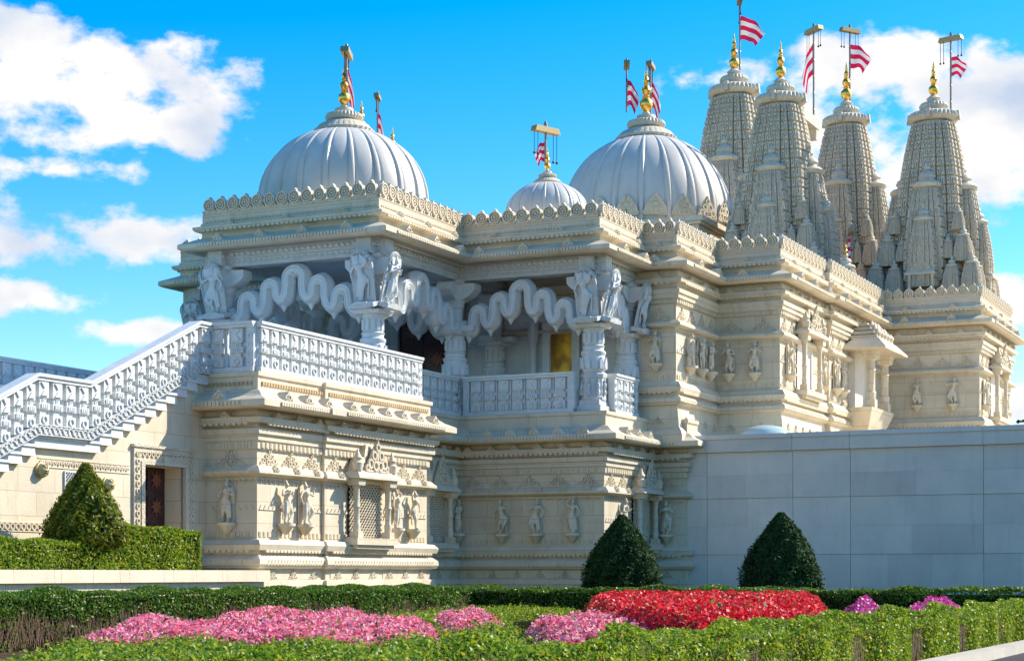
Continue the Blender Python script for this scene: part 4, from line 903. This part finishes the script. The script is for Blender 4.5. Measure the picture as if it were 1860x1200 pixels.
# terrace hedge, two heights
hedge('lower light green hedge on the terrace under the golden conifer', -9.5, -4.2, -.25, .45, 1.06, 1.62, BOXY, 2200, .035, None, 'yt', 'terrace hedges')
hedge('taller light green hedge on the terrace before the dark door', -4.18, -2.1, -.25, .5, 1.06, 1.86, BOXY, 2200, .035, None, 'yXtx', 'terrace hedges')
def topiary(label, U, W, z, r, h, mat, size, n, prof, group=None):
    o = thing('topiary', label, 'topiary', TM @ Matrix.Translation((U, W, z)), group)
    t = rng.uniform(0, 1, n)**.8; a = rng.uniform(0, 2*PI, n); ks = np.array([p[0] for p in prof]); rs_ = np.array([p[1] for p in prof])
    rad = r*np.interp(t, ks, rs_)*(1+.06*np.sin(a*5+t*9)+.05*np.sin(a*11-t*17)); inner = rng.uniform(.82, 1.03, n)
    P = np.stack([rad*inner*np.cos(a), rad*inner*np.sin(a), t*h], 1); Nn = unit(np.stack([np.cos(a), np.sin(a), np.full(n, .45)], 1))
    leaves('crown', P, Nn, size, mat, .7, 2.0, o, out=.05)
    MB().lathe([(max(.01, r*np.interp(k_, ks, rs_)*.86), k_*h*.98) for k_ in np.linspace(0, 1, 12)], 20).build('core', HCORE, o)
    MB().lathe([(.06, -.25 if z < .3 else -.05), (.05, .3)], 8).build('trunk', TWIG, o)
TEAR = [(0, .86), (.08, .96), (.2, 1.0), (.35, 1.0), (.5, .92), (.65, .74), (.8, .48), (.92, .22), (1, .02)]
CONE = [(0, .75), (.08, 1.0), (.2, .97), (.4, .80), (.6, .58), (.8, .30), (.93, .10), (1, .01)]
topiary('dark green teardrop topiary before the temple wall', 8.0, -4.23, .1, .83, 2.25, YEWL, .042, 30000, TEAR, 'dark clipped yews')
topiary('dark green teardrop topiary before the plain garden wall', 8.0, -7.85, .1, .83, 2.25, YEWL, .042, 30000, TEAR, 'dark clipped yews')
topiary('golden green cone shaped conifer on the stair terrace', -4.85, .15, 1.55, .66, 1.33, CYPL, .045, 20000, CONE)

# flower beds: outlines on the ground, derived from where the beds lie in the garden
def w2(px, py, z): d = (1.1-z)*3254/(py-1040); return ((px-930)/3254*d, d)
def inside(P, poly_):
    x, y = P[:, 0], P[:, 1]; r = np.zeros(len(P), bool); n = len(poly_)
    for i in range(n):
        (x0, y0), (x1, y1) = poly_[i], poly_[(i+1) % n]
        c = ((y0 > y) != (y1 > y)) & (x < (x1-x0)*(y-y0)/((y1-y0) if y1 != y0 else 1e-9)+x0); r ^= c
    return r
def bed(name, label, outline, z, mat, leafm, dens, fsize, zb=.12, cat='flower bed', leafd=300):
    P2 = [w2(x, y, z) for x, y in outline]; xs = [p[0] for p in P2]; ys = [p[1] for p in P2]; cx, cy = sum(xs)/len(xs), sum(ys)/len(ys)
    A = (max(xs)-min(xs))*(max(ys)-min(ys)); n = int(A*dens); Q = np.stack([rng.uniform(min(xs), max(xs), n), rng.uniform(min(ys), max(ys), n)], 1); Q = Q[inside(Q, P2)]
    # distance to the outline gives the mound its rounded edge
    dist = np.full(len(Q), 9.)
    for i in range(len(P2)):
        a = np.array(P2[i]); b = np.array(P2[(i+1) % len(P2)]); ab = b-a; t = np.clip(((Q-a)@ab)/max(1e-9, ab@ab), 0, 1); dist = np.minimum(dist, np.linalg.norm(Q-(a+t[:, None]*ab), axis=1))
    hh = zb+(z-zb)*np.clip(dist/.35, 0, 1)**.45+wob(Q[:, 0]*1.7, Q[:, 1]*1.3, 1.4)*1.1
    o = thing(name, label, cat, Matrix.Translation((cx, cy, 0)), 'flower beds' if mat else 'low box planting in the parterre')
    P = np.stack([Q[:, 0]-cx, Q[:, 1]-cy, hh+rng.uniform(-.05, .03, len(Q))], 1); nv = np.tile((0, -.5, .9), (len(Q), 1))
    if mat: leaves('flowers', P, unit(nv), fsize, mat, .8, 1.1, o, out=.02)
    k_ = int(len(P)*leafd/dens); idx = rng.integers(0, len(P), k_); PL = P[idx]-[0, 0, .06]+rng.normal(size=(k_, 3))*.04; leaves('leaves', PL, unit(np.tile((0, -.2, 1.), (k_, 1))), .045 if mat else .034, leafm, .8, 1.5, o)
    tri = MB(); tri.add([(x-cx+(cx-x)*.06, y-cy+(cy-y)*.06, zb+(z-zb)*.5) for x, y in P2]+[(x-cx, y-cy, 0.01) for x, y in P2], [tuple(range(len(P2)))]+[(i, (i+1) % len(P2), (i+1) % len(P2)+len(P2), i+len(P2)) for i in range(len(P2))]); tri.build('core', HCORE, o)
    return o
bed('flower_bed', 'large sweeping bed of pale pink begonias in the garden on the left', [(128, 1150), (200, 1126), (300, 1124), (372, 1128), (392, 1110), (520, 1108), (600, 1112), (660, 1108), (700, 1122), (800, 1130), (805, 1152), (600, 1162), (300, 1158), (180, 1160)], .45, PINK, BOXL, 1900, .042)
bed('flower_bed', 'short strip of pink begonias in the middle of the garden', [(770, 1118), (800, 1110), (900, 1110), (930, 1122), (880, 1130), (790, 1130)], .45, PINK, BOXL, 1900, .042)
bed('flower_bed', 'narrow drift of pink begonias before the red bed', [(935, 1130), (1010, 1120), (1100, 1116), (1200, 1118), (1255, 1126), (1230, 1140), (1080, 1150), (1000, 1150)], .5, PINK, BOXL, 1900, .042)
bed('flower_bed', 'tall bed of scarlet red begonias before the yew', [(1047, 1088), (1090, 1076), (1180, 1078), (1300, 1080), (1420, 1080), (1500, 1082), (1528, 1096), (1500, 1112), (1380, 1118), (1260, 1124), (1150, 1112), (1080, 1102)], .66, RED, BOXL, 1900, .048, .1)
bed('flower_bed', 'small mound of magenta begonias right of the red bed', [(1522, 1094), (1560, 1085), (1600, 1086), (1622, 1096), (1590, 1103), (1535, 1104)], .62, MAG, BOXL, 1900, .042)
bed('flower_bed', 'long low mound of magenta begonias behind the kerbside hedge', [(1626, 1100), (1650, 1093), (1700, 1089), (1755, 1088), (1750, 1095), (1690, 1100)], .62, MAG, BOXL, 1900, .042)
# low edging box in the parterre
for lab, ol, zz in [('low box edging in front of the large pink bed', [(60, 1172), (180, 1164), (300, 1162), (600, 1166), (800, 1156), (860, 1168), (640, 1186), (300, 1184), (100, 1186)], .40),
                    ('low box planting between the pink beds', [(600, 1128), (700, 1116), (770, 1112), (900, 1100), (1050, 1098), (1060, 1110), (930, 1116), (940, 1140), (1000, 1154), (1100, 1160), (860, 1165), (800, 1150), (690, 1122)], .36),
                    ('low box ground in front of the red bed', [(1040, 1108), (1080, 1104), (1260, 1126), (1520, 1116), (1760, 1106), (1860, 1100), (1900, 1120), (1500, 1150), (1100, 1165), (1240, 1142), (1256, 1124)], .36),
                    ('low bright box planting at the left foreground', [(-60, 1190), (60, 1180), (500, 1190), (640, 1192), (800, 1180), (900, 1190), (700, 1230), (-60, 1230)], .42)]:
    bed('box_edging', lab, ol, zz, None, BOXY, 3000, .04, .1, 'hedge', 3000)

# ------------------------------------------------------------------ distant tree
tr = thing('tree', 'small dark green treetop far behind the right end of the wall', 'tree', Matrix.Translation((35.5, 125, 0)))
MB().tube([(0, 0, 0), (.2, 0, 3), (0, .2, 7)], [.35, .28, .15], 8).build('trunk', TWIG, tr)
n = 9000; cl = rng.normal(size=(26, 3))*[1.3, 1.3, 1.2]+[0, 0, 8.6]; ci = rng.integers(0, 26, n); P = cl[ci]+rng.normal(size=(n, 3))*.5; P[:, 2] = np.minimum(P[:, 2], 11.8)
leaves('crown', P, unit(rng.normal(size=(n, 3))), .22, YEWL, 1, 1.4, tr)
